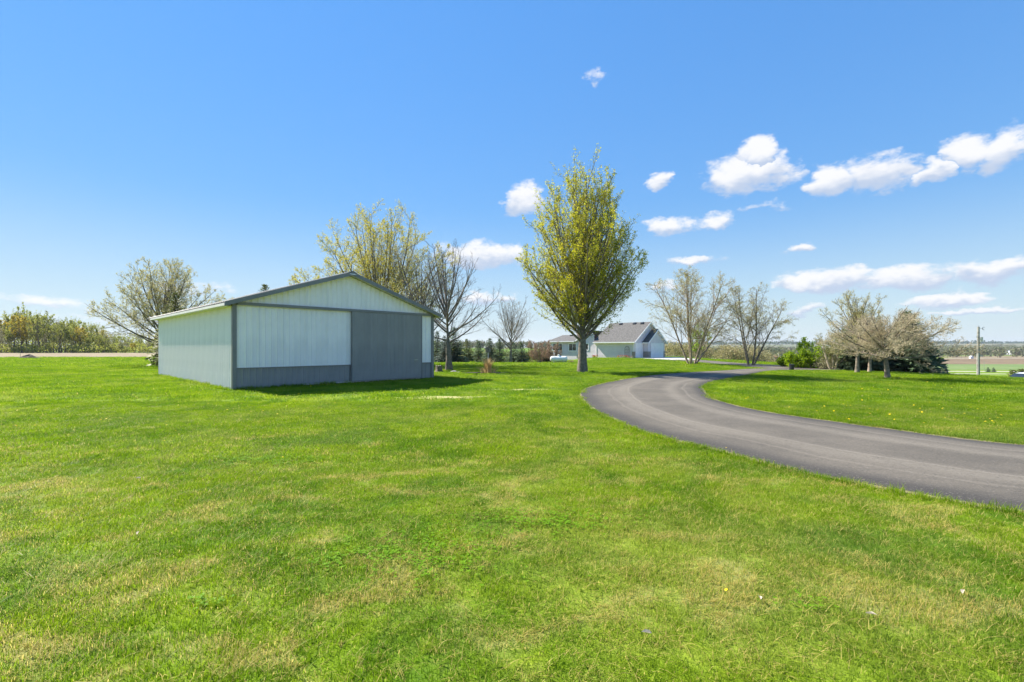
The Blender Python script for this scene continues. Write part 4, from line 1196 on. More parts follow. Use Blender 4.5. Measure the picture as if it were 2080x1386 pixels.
def spruce(seed, h, r, loc, name, label, mat, group=None, dense=1.0, base=.12, droop=.28, nsize=1.0):
    t = thing(name, label, 'conifer', loc, 0, group)
    a, b = spruce_mesh(seed, h, r, dense, base, droop, nsize)
    obj('trunk', a, M['bark_warm'], t); obj('crown', b, mat, t); return t

spruce(51, 4.3, 1.75, at(1742, 34.5), 'spruce_tree', 'dark spruce behind the two slim trunks on the right lawn', M['needle'], dense=1.9, base=.03, nsize=1.25)
spruce(52, 4.5, 1.85, at(1842, 33.5), 'spruce_tree', 'wide dark spruce right of the low crabapple trunk', M['needle'], dense=1.9, base=.03, nsize=1.25)
spruce(53, 7.0, 1.9, at(538, 40), 'spruce_tree', 'spruce whose tip just shows over the shed roof', M['needle_yellow'], base=.1)
spruce(54, 5.8, 1.5, at(356, 36), 'cedar_tree', 'yellowish conifer peeking over the left shed eave', M['needle_yellow'], base=.1, droop=.1)
CON = [(888, 64, 4.4, 1.2, 'needle', 'dark spruce at the right corner of the shed'),
       (903, 62, 3.7, 1.3, 'needle_blue', 'bluish spruce behind the trunk of the nearer bare tree'),
       (922, 63, 4.9, 1.7, 'needle', 'tallest dark spruce just right of the bare tree trunk'),
       (948, 68, 3.5, 1.15, 'needle_yellow', 'yellow-green young pine right of the tallest spruce'),
       (972, 70, 3.2, 1.05, 'needle', 'dull young pine left of the bird house post'),
       (995, 68, 3.6, 1.2, 'needle', 'dark young pine directly behind the bird house'),
       (1014, 67, 3.5, 1.1, 'needle', 'young pine right of the bird house, left of the far bare tree'),
       (1044, 69, 2.9, 1.25, 'needle', 'low dark pine at the foot of the far bare tree'),
       (1058, 68, 3.0, 1.1, 'needle', 'young pine between the far bare tree and the reddish crabapple'),
       (1108, 73, 2.2, 1.2, 'needle', 'low dark conifer behind the white tank')]
for i, (px, d, h, r, mt, lab) in enumerate(CON):
    spruce(60+i, h, r, at(px, d), 'young_conifer', lab, M[mt], 'conifers in the row behind the lawn', .9, .04, .22, 1.15)
for i, (px, d, top, r, lab) in enumerate([(2007, 197, 1.9, .75, 'left of the two tiny spruces by the pale lane'), (2018, 197, 1.8, .75, 'right of the two tiny spruces by the pale lane'),
                                       (2036, 60, 3.3, .9, 'leftmost dark arborvitae above the silver car'), (2044, 61, 3.5, .9, 'second dark arborvitae above the silver car'),
                                       (2058, 52, 3.3, 1.2, 'broad dark juniper behind the silver car'), (2074, 51, 3.4, 1.2, 'dark juniper cut by the right picture edge')]):
    spruce(80+i, top, r, at(px, d), 'small_evergreen', lab, M['needle'] if i < 4 else M['needle_yellow'], 'small evergreens below the bank', .9, .03, .05, 1.3)
for i, (px, d, top, rad) in enumerate([(957, 66, .8, .9), (976, 66, .7, .8)]):
    bush(90+i, top, rad, at(px, d), 'low_shrub', ['low light green shrub below the yellow-green young pine', 'low light green shrub left of the bird house post'][i], M['lf_green'], 7, (.08, .14), squat=.6)


HEDGE = True
# --- the wood beyond the stubble field: single trees, copied from six models
def wood_model(seed, h, w, leafmat, leafn, bark, name, label):
    return broad_tree(seed, [(h*.18, w*.3), (h*.34, w*.8), (h*.55, w), (h*.75, w*.85), (h*.9, w*.45), (h, .3)], h*.24, h*.016, 8, (30, 66), leafn, leafmat, 0, (0, 0, 0),
                      name, label, bark=bark, per=(8, 5, 2), leafsize=(.22, .42), group='trees of the wood beyond the stubble field', clump=(.55, .3))
WM = [wood_model(101, 12, 3.6, M['lf_wood1'], 4, M['bark'], 'wood_tree', 'green leafing tree in the wood beyond the stubble field'),
      wood_model(102, 11, 3.3, M['lf_wood2'], 5, M['bark'], 'golden_tree', 'golden yellow tree in the wood beyond the stubble field'),
      wood_model(103, 13, 3.4, M['lf_wood3'], 2, M['bark'], 'bare_wood_tree', 'grey nearly bare tree in the wood beyond the stubble field'),
      wood_model(104, 10, 3.0, M['lf_wood1'], 4, M['bark_warm'], 'wood_tree', 'green leafing tree in the wood beyond the stubble field')]
wr = random.Random(8); used = [False]*4
def skyline(px):          # top of the wood in the photo
    return np.interp(px, [-400, -60, 0, 30, 60, 85, 105, 125, 150, 200, 230, 260, 330], [655, 655, 668, 650, 640, 648, 662, 660, 664, 672, 684, 690, 690])
px = -150; k = 0
while px < 335:
    for row in range(3):
        d = 128 + row*7 + wr.uniform(-2, 2)
        q = px + wr.uniform(-8, 8)
        topz = 1.34*zpix(skyline(q) + wr.uniform(-8, 14) + (0 if row else 7), d)
        m = wr.choice([0, 0, 3, 3, 2, 2, 2, 0, 1]) if not (140 < q < 215 and row == 0) else wr.choice([1, 0, 3])
        hm = [12, 11, 13, 10][m]
        s = max(.28, topz/hm); x, y, z = at(q, d)
        src = WM[m]
        sc3 = (max(s, .5)*wr.uniform(.58, .85),)*2 + (s,)
        if not used[m]:
            used[m] = True; src.location = (x, y, z); src.scale = sc3; src.rotation_euler = (0, 0, wr.uniform(0, 6)); tr_ = src
        else: tr_ = dup(src, (x, y, z), wr.uniform(0, 6), sc3)
        look = ['green leafing', 'golden yellow', 'grey nearly bare', 'low bushy green'][m]
        where = 'at the left picture edge' if q < 30 else 'above the dirt mound' if q < 95 else 'right of the dirt mound' if q < 210 else 'just left of the shed'
        tr_['label'] = '%s tree of the wood, %s row, %s' % (look, ('front', 'middle', 'back')[row], where)
    px += 14

# --- understorey, far woods and brush: masses nobody could count
def clump_mass(name, spots, seed, leafmat, per, size, label, cat, trunkmat=None, stick=True):
    """spots: (x, y, z, h, w) -> one mesh of leaf faces and thin stems"""
    rg = np.random.default_rng(seed); S = np.array(spots, float)
    n = len(S); vs, qs, o = [], [], 0
    u = unit(rg.normal(0, 1, (n, per, 3)))*(rg.uniform(0, 1, (n, per, 1))**(1/2.4))
    ax = .25*rg.normal(0, 1, (n, 1, 3)); u = u + ax*0
    C = S[:, None, :3] + np.stack([u[..., 0]*S[:, None, 4], u[..., 1]*S[:, None, 4], S[:, None, 3]*(.56 + .44*u[..., 2])], -1)
    k = rg.uniform(.7, 1.3, (n, per))
    C = C.reshape(-1, 3)
    lv, lq = leaf_quads(C, rg, size[0], size[1], .2, 1.3)
    if stick:
        m = 5
        a = rg.uniform(0, 6.28, (n*m)); rr = rg.uniform(0, .5, n*m); base = np.repeat(S, m, 0)
        P0 = base[:, :3] + np.stack([np.cos(a)*rr*base[:, 4]*.5, np.sin(a)*rr*base[:, 4]*.5, np.full(n*m, -.1)], 1)
        P1 = base[:, :3] + np.stack([np.cos(a)*rr*base[:, 4]*1.6, np.sin(a)*rr*base[:, 4]*1.6, base[:, 3]*rg.uniform(.7, 1.0, n*m)], 1)
        P = np.stack([P0, (P0+P1)/2+rg.normal(0, .03, P0.shape)*base[:, 3:4], P1], 1)
        R = np.stack([base[:, 3]*.012, base[:, 3]*.007, base[:, 3]*.002], 1)
        tv, tq = tubes(P, R, 4)
    else: tv, tq = np.zeros((0, 3)), np.zeros((0, 4), int)
    me = mesh_np(name, np.concatenate([tv, lv]), np.concatenate([tq, lq+len(tv)]))
    me.materials.append(trunkmat or M['bark']); me.materials.append(leafmat)
    mi = np.ones(len(tq)+len(lq), np.int32); mi[:len(tq)] = 0
    me.polygons.foreach_set('material_index', mi)
    return tag(obj(name, me, None), label, cat, None, 'stuff')

r2 = random.Random(12)
sp = []
for k in range(190):
    q = r2.uniform(-190, 340); d = r2.uniform(124, 146); x, y, z = at(q, d); sp.append((x, y, z, r2.uniform(1.2, 3.2), r2.uniform(1.0, 2.0)))
for k in range(110):
    q = r2.uniform(-190, 340); d = r2.uniform(147, 156); x, y, z = at(q, d); sp.append((x, y, z, r2.uniform(4.0, 7.2), r2.uniform(1.6, 2.6)))
clump_mass('undergrowth', sp, 1, M['lf_wood1'], 110, (.25, .5), 'low undergrowth at the foot of the wood beyond the stubble', 'undergrowth')
sp = []
for k in range(60):
    q = r2.uniform(872, 1118); d = r2.uniform(71, 77); x, y, z = at(q, d); sp.append((x, y, z, r2.uniform(1.2, 2.7), r2.uniform(.7, 1.3)))
clump_mass('hedgerow_shrubs', sp, 9, M['lf_hedge'], 230, (.12, .24), 'mixed green and tan shrubs filling the conifer row', 'shrubs', M['bark_tan'])
sp = []
for k in range(240):
    q = r2.uniform(860, 1340); d = r2.uniform(520, 560); x, y, z = at(q, d); sp.append((x, y, z, r2.uniform(7.0, 9.8), r2.uniform(3, 5)))
clump_mass('far_treeline', sp, 2, M['lf_far'], 60, (1.0, 1.9), 'far line of grey-green trees behind the conifer row', 'treeline')
sp = []
for k in range(420):
    q = r2.uniform(1340, 2250); d = r2.uniform(450, 720); x, y, z = at(q, d); sp.append((x, y, z, r2.uniform(7, 11), r2.uniform(4, 7)))
for k in range(420):
    q = r2.uniform(1340, 2250); d = r2.uniform(720, 1250); x, y, z = at(q, d); sp.append((x, y, z, r2.uniform(7, 11), r2.uniform(6, 10)))
clump_mass('valley_wood', sp, 3, M['lf_far'], 70, (1.2, 2.4), 'wide grey-green wood across the valley on the right', 'wood')
sp = []
for k in range(300):
    q = r2.uniform(1300, 2300); d = r2.uniform(2300, 3000); x, y, z = at(q, d)
    sp.append((x, y, z, r2.uniform(9, 17), r2.uniform(20, 40)))
clump_mass('horizon_wood', sp, 4, M['lf_dark'], 30, (6, 11), 'dark woods along the far horizon on the right', 'wood', stick=False)
sp = []
for k in range(130):
    q = r2.uniform(1352, 1560); d = r2.uniform(84, 112); x, y, z = at(q, d); t_ = zpix(np.interp(q, [1350, 1400, 1540, 1560], [690, 694, 697, 708]) + r2.uniform(0, 16), d)
    sp.append((x, y, z, max(1.5, t_-z), r2.uniform(1.1, 2.0)))
clump_mass('brush_thicket', sp, 5, M['lf_brush'], 210, (.14, .30), 'tan and olive brush thicket behind the garage', 'brush', M['bark_tan'])
sp = []
for k in range(70):
    q = r2.uniform(1480, 1620); d = r2.uniform(150, 260); x, y, z = at(q, d); t_ = zpix(np.interp(q, [1480, 1540, 1620], [704, 708, 712]) + r2.uniform(0, 14), d)
    if d < 230 and q > 1540: continue
    sp.append((x, y, z, max(2, t_-z), r2.uniform(2, 4)))
clump_mass('valley_brush', sp, 6, M['lf_brush'], 130, (.4, .8), 'olive trees in the valley right of the birches', 'wood', M['bark_tan'])


# ------------------------------------------------------------------ yard objects
def propane_tank():
    x, y, z = at(1135, 66)
    t = thing('propane_tank', 'white horizontal propane tank on the lawn before the house', 'tank', (x, y, z), -.12)
    L, R, c = 1.24, .42, .66
    prof = [(.02, -L)] + [(R*math.sin(a), -L+R*.72*(1-math.cos(a))) for a in np.linspace(.25, math.pi/2, 6)] + [(R*math.sin(a), L-R*.72*(1-math.cos(a))) for a in np.linspace(math.pi/2, .25, 6)] + [(.02, L)]
    b = MB().lathe(prof, 28, 'x', (0, 0, c)).build('tank_body', M['tank'], t, smooth=True)
    MB().lathe([(.17, 0), (.17, .2), (.14, .25), (.02, .27)], 16, 'z', (0, 0, c+R-.03)).build('valve_dome', M['tank'], t)
    for sx in (-1, 1):
        MB().box(sx*.72-.12, sx*.72+.12, -.34, .34, -.05, .12).build('support_block', M['concrete'], t)
        MB().prism([(-.33, .125), (.33, .125), (.26, .40), (-.26, .40)], 'x', sx*.72-.04, sx*.72+.04).build('saddle', M['tank'], t)
propane_tank()

def bird_house():
    x, y = gp(991, 757)
    t = thing('bird_house', 'dark weathered bird house on a pale post in the ornamental grass', 'bird house', (x, y+.25, 0), .3)
    MB().tube([(0, 0, -.1), (.01, 0, 1.32)], [.05, .042], 10).build('post', M['concrete'], t)
    MB().box(-.17, .17, -.14, .14, 1.32, 1.35).build('floor_board', M['wood'], t)
    b = MB().box(-.15, .15, -.12, .12, 1.352, 1.54)
    b.prism([(-.15, 1.54), (.15, 1.54), (0, 1.66)], 'y', -.12, .12)
    b = b.build('box', M['wood'], t)
    MB().lathe([(.032, 0), (.032, .006)], 14, 'z').build('entrance_hole', M['black'], b).rotation_euler = (math.pi/2, 0, 0)
    b.children[0].location = (0, -.121, 1.46)
    MB().hexa([(-.22, -.17, 1.50), (0, -.17, 1.69), (0, .17, 1.69), (-.22, .17, 1.50)], [(-.22, -.17, 1.52), (0, -.17, 1.71), (0, .17, 1.71), (-.22, .17, 1.52)]) \
        .hexa([(0, -.17, 1.69), (.22, -.17, 1.50), (.22, .17, 1.50), (0, .17, 1.69)], [(0, -.17, 1.71), (.22, -.17, 1.52), (.22, .17, 1.52), (0, .17, 1.71)]).build('roof', M['bark'], t)
bird_house()

def blades(name, n, h, spread, width, seed, lean=.45):
    rg = np.random.default_rng(seed)
    a = rg.uniform(0, 6.28, n); r = spread*np.sqrt(rg.uniform(0, 1, n)); L = h*rg.uniform(.55, 1.1, n)
    out = np.stack([np.cos(a), np.sin(a), np.zeros(n)], 1); le = rg.uniform(.05, lean, n)[:, None]*L[:, None]
    b0 = out*r[:, None]; sd = np.stack([-np.sin(a), np.cos(a), np.zeros(n)], 1)*width
    up = np.array([0, 0, 1.0])
    p1 = b0 + out*le*.35 + up*(L*.6)[:, None]; p2 = b0 + out*le + up*(L*.93)[:, None] + rg.normal(0, .04, (n, 3))
    V = np.stack([b0-sd, b0+sd, p1+sd*.8, p1-sd*.8, p2+sd*.2, p2-sd*.2], 1).reshape(-1, 3)
    k = np.arange(n)[:, None]*6
    return mesh_np(name, V, np.concatenate([k+np.array([[0, 1, 2, 3]]), k+np.array([[3, 2, 4, 5]])]))
x, y = gp(991, 758)
g = thing('ornamental_grass', 'dry orange clump of ornamental grass around the bird house post', 'ornamental grass', (x, y, 0))
obj('blades', blades('blades', 620, 1.0, .11, .005, 3, .75), M['straw'], g)
obj('fallen_blades', blades('fallen_blades', 160, .45, .5, .008, 4, 1.6), M['straw'], g)

def stump():
    x, y = gp(891, 756)
    t = thing('tree_stump', 'short rotten brown tree stump at the right corner of the shed', 'stump', (x, y, 0))
    rg = random.Random(2); n = 18; mb = MB(); prof = [(1.55, -.05), (1.15, .06), (1.0, .18), (.95, .34), (.97, .40)]
    k = [1+.16*math.sin(3*i*2*math.pi/n)+rg.uniform(-.08, .08) for i in range(n)]
    vs = [(.20*r*k[i]*math.cos(2*math.pi*i/n), .20*r*k[i]*math.sin(2*math.pi*i/n), h+(rg.uniform(-.04, .05) if h > .3 else 0)) for (r, h) in prof for i in range(n)]
    fs = [(j*n+i, j*n+(i+1) % n, (j+1)*n+(i+1) % n, (j+1)*n+i) for j in range(len(prof)-1) for i in range(n)]
    mb.add(vs, fs).build('stump_side', M['bark_warm'], t)
    top = [vs[(len(prof)-1)*n+i] for i in range(n)]
    MB().add([(0, 0, .36)]+top, [(0, 1+i, 1+(i+1) % n) for i in range(n)]).build('cut_face', M['wood'], t)
stump()

def rock(name, label, loc, sx, sy, sz, mat, seed, cat='rock', group=None):
    rg = np.random.default_rng(seed)
    n, m = 14, 9; th = np.linspace(0, np.pi, m); ph = np.arange(n)*2*np.pi/n
    T, Pp = np.meshgrid(th, ph, indexing='ij')
    k = 1 + .12*np.sin(3*Pp+T*2+seed) + .1*np.sin(5*Pp-3*T) + rg.normal(0, .05, T.shape)
    V = np.stack([sx*k*np.sin(T)*np.cos(Pp), sy*k*np.sin(T)*np.sin(Pp), sz*(.45+.75*k*np.cos(T))], -1).reshape(-1, 3)
    F = np.array([(i*n+j, i*n+(j+1) % n, (i+1)*n+(j+1) % n, (i+1)*n+j) for i in range(m-1) for j in range(n)])
    return tag(obj(name, mesh_np(name, V, F), mat, None, loc), label, cat, group)
x, y = gp(922, 756); rock('white_stone', 'pale flat stone just right of the bare tree trunk', (x, y, -.02), .22, .14, .09, M['concrete'], 1)
x, y = gp(931, 757); rock('white_stone', 'smaller pale stone right of the flat stone by the bare tree', (x, y, -.02), .12, .1, .06, M['concrete'], 2)
x, y, z = at(1884, 34); rock('boulder', 'pinkish boulder at the right foot of the wide spruce', (x, y, z-.05), .55, .4, .42, M['rock'], 3, 'boulder')
def dirt_mound():
    x, y = gp(59, 728); rg = np.random.default_rng(3); n, m = 26, 10
    r = np.linspace(0, 1, m); a = np.arange(n)*2*np.pi/n; Rr, A = np.meshgrid(r, a, indexing='ij')
    k = 1+.12*np.sin(2*A+1)+.08*np.sin(5*A)
    Z = .52*(1-Rr**1.5)*(1+.18*np.sin(3*A+Rr*6)) + rg.normal(0, .012, Rr.shape) - .03
    V = np.stack([1.35*k*Rr*np.cos(A), 1.0*k*Rr*np.sin(A), Z], -1).reshape(-1, 3)
    F = np.array([(i*n+j, (i+1)*n+j, (i+1)*n+(j+1) % n, i*n+(j+1) % n) for i in range(m-1) for j in range(n)])
    tag(obj('dirt_mound', mesh_np('dirt_mound', V, F, smooth=True), M['dirt'], None, (x, y, Hs(x, y))), 'small dark dirt mound at the edge of the stubble field', 'mound')
    x, y = gp(41, 729); t = thing('marker_stake', 'thin marker stake left of the dirt mound', 'stake', (x, y, Hs(x, y)))
    MB().tube([(0, 0, -.1), (.02, 0, 1.0)], .022, 6).build('rod', M['wood'], t)
    MB().box(-.03, .07, -.005, .005, .88, 1.0).build('flag', M['wood'], t)
dirt_mound()

def bin_():
    x, y = gp(1608, 752.6)
    t = thing('dark_bin', 'small black bin in front of the fresh green bushes', 'bin', (x, y, Hs(x, y)))
    MB().lathe([(.13, 0), (.15, .03), (.155, .36), (.165, .37), (.165, .40)], 20).build('drum', M['black'], t)
    MB().lathe([(.17, .402), (.17, .425), (.12, .445), (.02, .45)], 20).build('lid', M['black'], t)
bin_()

def utility_pole():
    x, y, z = at(1987, 57)
    t = thing('utility_pole', 'grey wooden utility pole with a grey meter box on the right', 'utility pole', (x, y, z), 0)
    top = zpix(664, 57)-z
    MB().tube([(0, 0, -.4), (0, 0, top*.5), (.02, 0, top)], [.185, .155, .12], 12).build('post', M['polewood'], t)
    MB().tube([(0, 0, top), (0, 0, top+.22)], [.03, .012], 6).build('top_pin', M['galv'], t)
    MB().box(.02, .30, -.30, -.13, top-1.85, top-1.28).build('transformer_box', M['galv'], t)
    MB().tube([(-.11, -.15, -.1), (-.11, -.15, top*.62)], .035, 8).build('conduit', M['galv'], t)
    MB().box(.03, .26, -.26, -.14, top-3.65, top-3.5).build('junction_box', M['galv'], t)
    MB().tube([(0, 0, top-.22), (.35, -.05, top-.2), (.62, -.05, top-.28)], .02, 6).build('lamp_arm', M['galv'], t)
    MB().tube([(.62+.16*math.cos(a), -.05, top-.22+.17*math.sin(a)) for a in np.linspace(.9, 5.2, 9)], .025, 6).build('wire_loop', M['black'], t)
    MB().lathe([(.03, 0), (.06, .03), (.06, .12), (.03, .15)], 10, 'z', (-.27, -.1, top-1.32)).build('insulator', M['galv'], t)
    MB().tube([(-.27, -.1, top-1.28), (0, 0, top-1.3)], .015, 6).build('bracket', M['galv'], t)
utility_pole()

def post_box():
    x, y, z = at(1902, 46)
    t = thing('nesting_box', 'dark red nesting box on a thin post beyond the boulder', 'nesting box', (x, y, z))
    top = zpix(737.5, 46)-z
    MB().tube([(0, 0, -.1), (0, 0, top-.2)], .03, 8).build('post', M['wood'], t)
    b = MB().box(-.1, .1, -.09, .09, top-.22, top-.02).build('box', M['red'], t)
    MB().hexa([(-.13, -.13, top-.03), (.13, -.13, top-.03), (.13, .12, top+.0), (-.13, .12, top+.0)], [(-.13, -.13, top-.01), (.13, -.13, top-.01), (.13, .12, top+.02), (-.13, .12, top+.02)]).build('roof', M['wood'], t)
    x, y, z = at(1921, 46)
    t = thing('leaning_post', 'old leaning wooden post with a flat cap right of the nesting box', 'post', (x, y, z))
    top = zpix(742, 46)-z
    MB().tube([(.25, 0, -.1), (.1, 0, top*.6), (-.08, 0, top-.1)], [.12, .10, .13], 9).build('post', M['bark_warm'], t)
    MB().box(-.32, .12, -.14, .14, top-.1, top-.03).build('cap_board', M['wood'], t)
    MB().tube([(-.62, 0, -.1), (-.95, 0, top*.85)], [.05, .04], 7).build('brace', M['wood'], t)
    bush(95, 1.0, .5, (x+.6, y, z+.3), 'dry_shrub', 'small brown shrub beside the leaning post', M['lf_pink'], 6, (.07, .12), squat=.6)
post_box()

def car_parts(t, paint):
    """station wagon, nose towards -x; length 4.6"""
    prof = [(-2.3, .42), (-2.28, .66), (-2.05, .80), (-1.15, .92), (-.35, 1.42), (.15, 1.50), (1.35, 1.50), (1.95, 1.38), (2.22, .98), (2.28, .70), (2.25, .38), (1.85, .30), (-1.9, .28)]
    def body(w, inset):
        n = len(prof); vs = []
        for s in (-1, 1):
            for x, z in prof:
                k = w - max(0, z-.9)*.30
                vs.append((x, s*k, z))
        fs = [tuple(range(n)), tuple(range(n, 2*n))[::-1]] + [(i, n+i, n+(i+1) % n, (i+1) % n) for i in range(n)]
        return MB().add(vs, fs)
    me = body(.88, 0).mesh('body')
    o = obj('body', me, paint, t)
    mod = o.modifiers.new('bevel', 'BEVEL'); mod.width = .05; mod.segments = 2; mod.limit_method = 'ANGLE'
    for s in (-1, 1):
        for (xa, xb, xc, xd) in ((-.78, -.22, .28, .28), (.36, .36, 1.15, 1.15), (1.23, 1.23, 1.62, 1.86)):
            z0, z1 = .98, 1.40
            k0, k1 = .88-(z0-.9)*.30+.004, .88-(z1-.9)*.30+.004
            MB().hexa([(xa, s*k0, z0), (xd, s*k0, z0), (xc, s*k1, z1), (xb, s*k1, z1)], [(xa, s*(k0-.03), z0), (xd, s*(k0-.03), z0), (xc, s*(k1-.03), z1), (xb, s*(k1-.03), z1)]).build('side_window', M['glass'], t)
        for xw in (-1.42, 1.40):
            w = MB().lathe([(.20, -.11), (.33, -.10), (.34, -.03), (.34, .06), (.32, .10), (.2, .1)], 22, 'z').build('wheel', M['rubber'], t, (xw, s*.80, .33)); w.rotation_euler = (math.pi/2, 0, 0)
            r = MB().lathe([(.2, -.115), (.2, -.108), (.05, -.10)] if s > 0 else [(.05, .10), (.2, .108), (.2, .115)], 16, 'z').build('rim', M['galv'], w)
        MB().box(-2.30, -2.18, s*.62-.16, s*.62+.16, .60, .74).build('headlight', M['lamp_glass'], t)
        MB().box(2.18, 2.30, s*.70-.08, s*.70+.08, .72, .95).build('tail_light', M['red'], t)
        MB().box(-.72, -.55, s*.90-.09, s*.90+.09, .97, 1.09).build('mirror', paint, t)
    MB().hexa([(-1.08, -.76, .975), (-1.08, .76, .975), (-.40, .66, 1.405), (-.40, -.66, 1.405)], [(-1.12, -.76, 1.0), (-1.12, .76, 1.0), (-.44, .66, 1.43), (-.44, -.66, 1.43)]).build('windscreen', M['glass'], t)
    MB().tube([(-.2, .55, 1.545), (1.4, .55, 1.545)], .02, 6).build('roof_rail', M['black'], t)
    MB().tube([(-.2, -.55, 1.545), (1.4, -.55, 1.545)], .02, 6).build('roof_rail', M['black'], t)
x, y, z = at(2088, 40)
x0 = x
slope = math.atan2(Hs(x+1, y)-Hs(x-1, y), 2)
c = thing('parked_car', 'silver car parked below the bank, cut by the right picture edge', 'car', (x, y, z), 0.12)
c.location.z = zpix(757.5, 40)-1.50
c.rotation_euler = (0, 0, .12)
car_parts(c, M['carpaint'])
# a level parking pad under the car
pad = struct(obj('parking_pad', MB().box(-3.2, 3.4, -2.2, 2.4, -1.2, 0).mesh('parking_pad'), M['gravel'], None, (x, y, c.location.z))); pad.rotation_euler = (0, 0, .12)
x, y, z = at(1537, 300)
c = thing('white_car', 'tiny white car far off in the valley beside the birch', 'car', (x, y, z), .2)
car_parts(c, M['white'])

def far_house():
    x, y, z = at(1573, 310)
    t = thing('far_barn', 'far small building, pale blue left half and red right half', 'building', (x, y, z))
    MB().box(-2.5, .2, 0, 5, 0, 3.4).build('blue_wall', M['bluewall'], t)
    MB().box(.203, 2.6, .0, 5, 0, 3.8).build('red_wall', M['red'], t)
    MB().hexa([(-2.9, -.3, 3.4), (.2, -.3, 3.4), (.2, 5.3, 3.4), (-2.9, 5.3, 3.4)], [(-2.9, 1, 4.4), (.2, 1, 4.4), (.2, 4.5, 4.4), (-2.9, 4.5, 4.4)]).build('roof', M['shingle'], t)
    MB().hexa([(.205, -.2, 3.8), (2.9, -.2, 3.8), (2.9, 5.2, 3.8), (.205, 5.2, 3.8)], [(.205, 1, 4.7), (2.9, 1, 4.7), (2.9, 4.4, 4.7), (.205, 4.4, 4.7)]).build('roof', M['red'], t)
    MB().box(-2.1, -.4, -.05, -.003, .3, 1.6).build('garage_opening', M['glass'], t)
    for i, px in enumerate((1564, 1581.5)):
        x, y, z = at(px, 280)
        tag(MB().tube([(0, 0, -.2), (0, 0, 6.6)], [.12, .08], 6).build('white_pole', M['white'], None, (x, y, z)), ['thin white pole left of the far blue and red building', 'thin white pole right of the far blue and red building'][i], 'pole', 'white poles in the valley')
    x, y, z = at(2064, 640)
    t = thing('farmhouse', 'tiny white farmhouse among the trees across the valley', 'house', (x, y, z))
    t.location.z = zpix(722, 640)
    MB().box(-6, 4, 0, 8, -4, 4.0).build('wall', M['white'], t)
    MB().prism([(-6.5, 4.0), (4.5, 4.0), (-1, 7.0)], 'y', -.5, 8.5).build('roof', M['bluewall'], t)
    for q in (-4.5, -1.5, 1.5): MB().box(q, q+1.2, -.06, -.003, 1.2, 2.8).build('window', M['glass'], t)
    x, y, z = at(1999, 205)
    tag(MB().tube([(0, 0, -.2), (0, 0, 4.6)], [.07, .05], 6).build('thin_pole', M['galv'], None, (x, y, z)), 'thin pale pole right of the utility pole by the lane', 'pole')
    x, y, z = at(1973, 425)
    tag(MB().box(-1.4, 1.4, -.8, .8, 0, 1.7).prism([(-1.5, 1.7), (1.5, 1.7), (0, 2.5)], 'y', -.9, .9).build('white_shelter', M['white'], None, (x, y, z)), 'tiny white shelter at the far edge of the ploughed field', 'shelter')
far_house()

# tulips along the garage wall
def flowers():
    rg = np.random.default_rng(4); n = 130
    P = np.array([hloc(-.45-.25*rg.uniform(), u) for u in np.concatenate([rg.uniform(-.0, 2.4, n-60), rg.uniform(5.9, 6.9, 60)])])
    P[:, 2] = rg.uniform(.12, .38, n)
    v, q = leaf_quads(P, rg, .10, .16, 1.0, 1.2)
    tag(obj('tulip_bed', mesh_np('tulip_bed', v, q), M['petal_red']), 'low red and orange flowers along the garage wall', 'flowers', None, 'stuff')
    P2 = P.copy(); P2[:, 2] = .02; P2 += rg.normal(0, .05, P2.shape)*[1, 1, 0]
    v, q = leaf_quads(P2, rg, .2, .34, 1.6, 5)
    tag(obj('tulip_leaves', mesh_np('tulip_leaves', v, q), M['lf_green']), 'green leaves under the red flowers at the garage', 'leaves', None, 'stuff')
flowers()


# ------------------------------------------------------------------ lawn: blades, clover, dandelions
def tuft_mesh(seed, n, rad, h, w, droop=.5):
    rg = np.random.default_rng(seed)
    a = rg.uniform(0, 6.28, n); r = rad*np.sqrt(rg.uniform(0, 1, n)); th = rg.uniform(0, 6.28, n)
    b = np.stack([np.cos(a)*r, np.sin(a)*r, np.full(n, -.005)], 1)
    L = h*rg.uniform(.5, 1.15, n); dirn = np.stack([np.cos(th), np.sin(th), np.zeros(n)], 1)
    fwd = dirn*(L*rg.uniform(.15, droop*1.4, n))[:, None]; sd = np.stack([-np.sin(th), np.cos(th), np.zeros(n)], 1)*w/2*rg.uniform(.7, 1.3, n)[:, None]
    up = np.array([0, 0, 1.0])
    p1 = b + fwd*.4 + up*(L*.62)[:, None]; p2 = b + fwd + up*(L*.9)[:, None]
    V = np.stack([b-sd, b+sd, p1+sd*.75, p1-sd*.75, p2], 1).reshape(-1, 3)
    k = np.arange(n)[:, None]*5
    return mesh_np('grass_tuft', V, [k+np.array([[0, 1, 2, 3]]), k+np.array([[3, 2, 4]])])

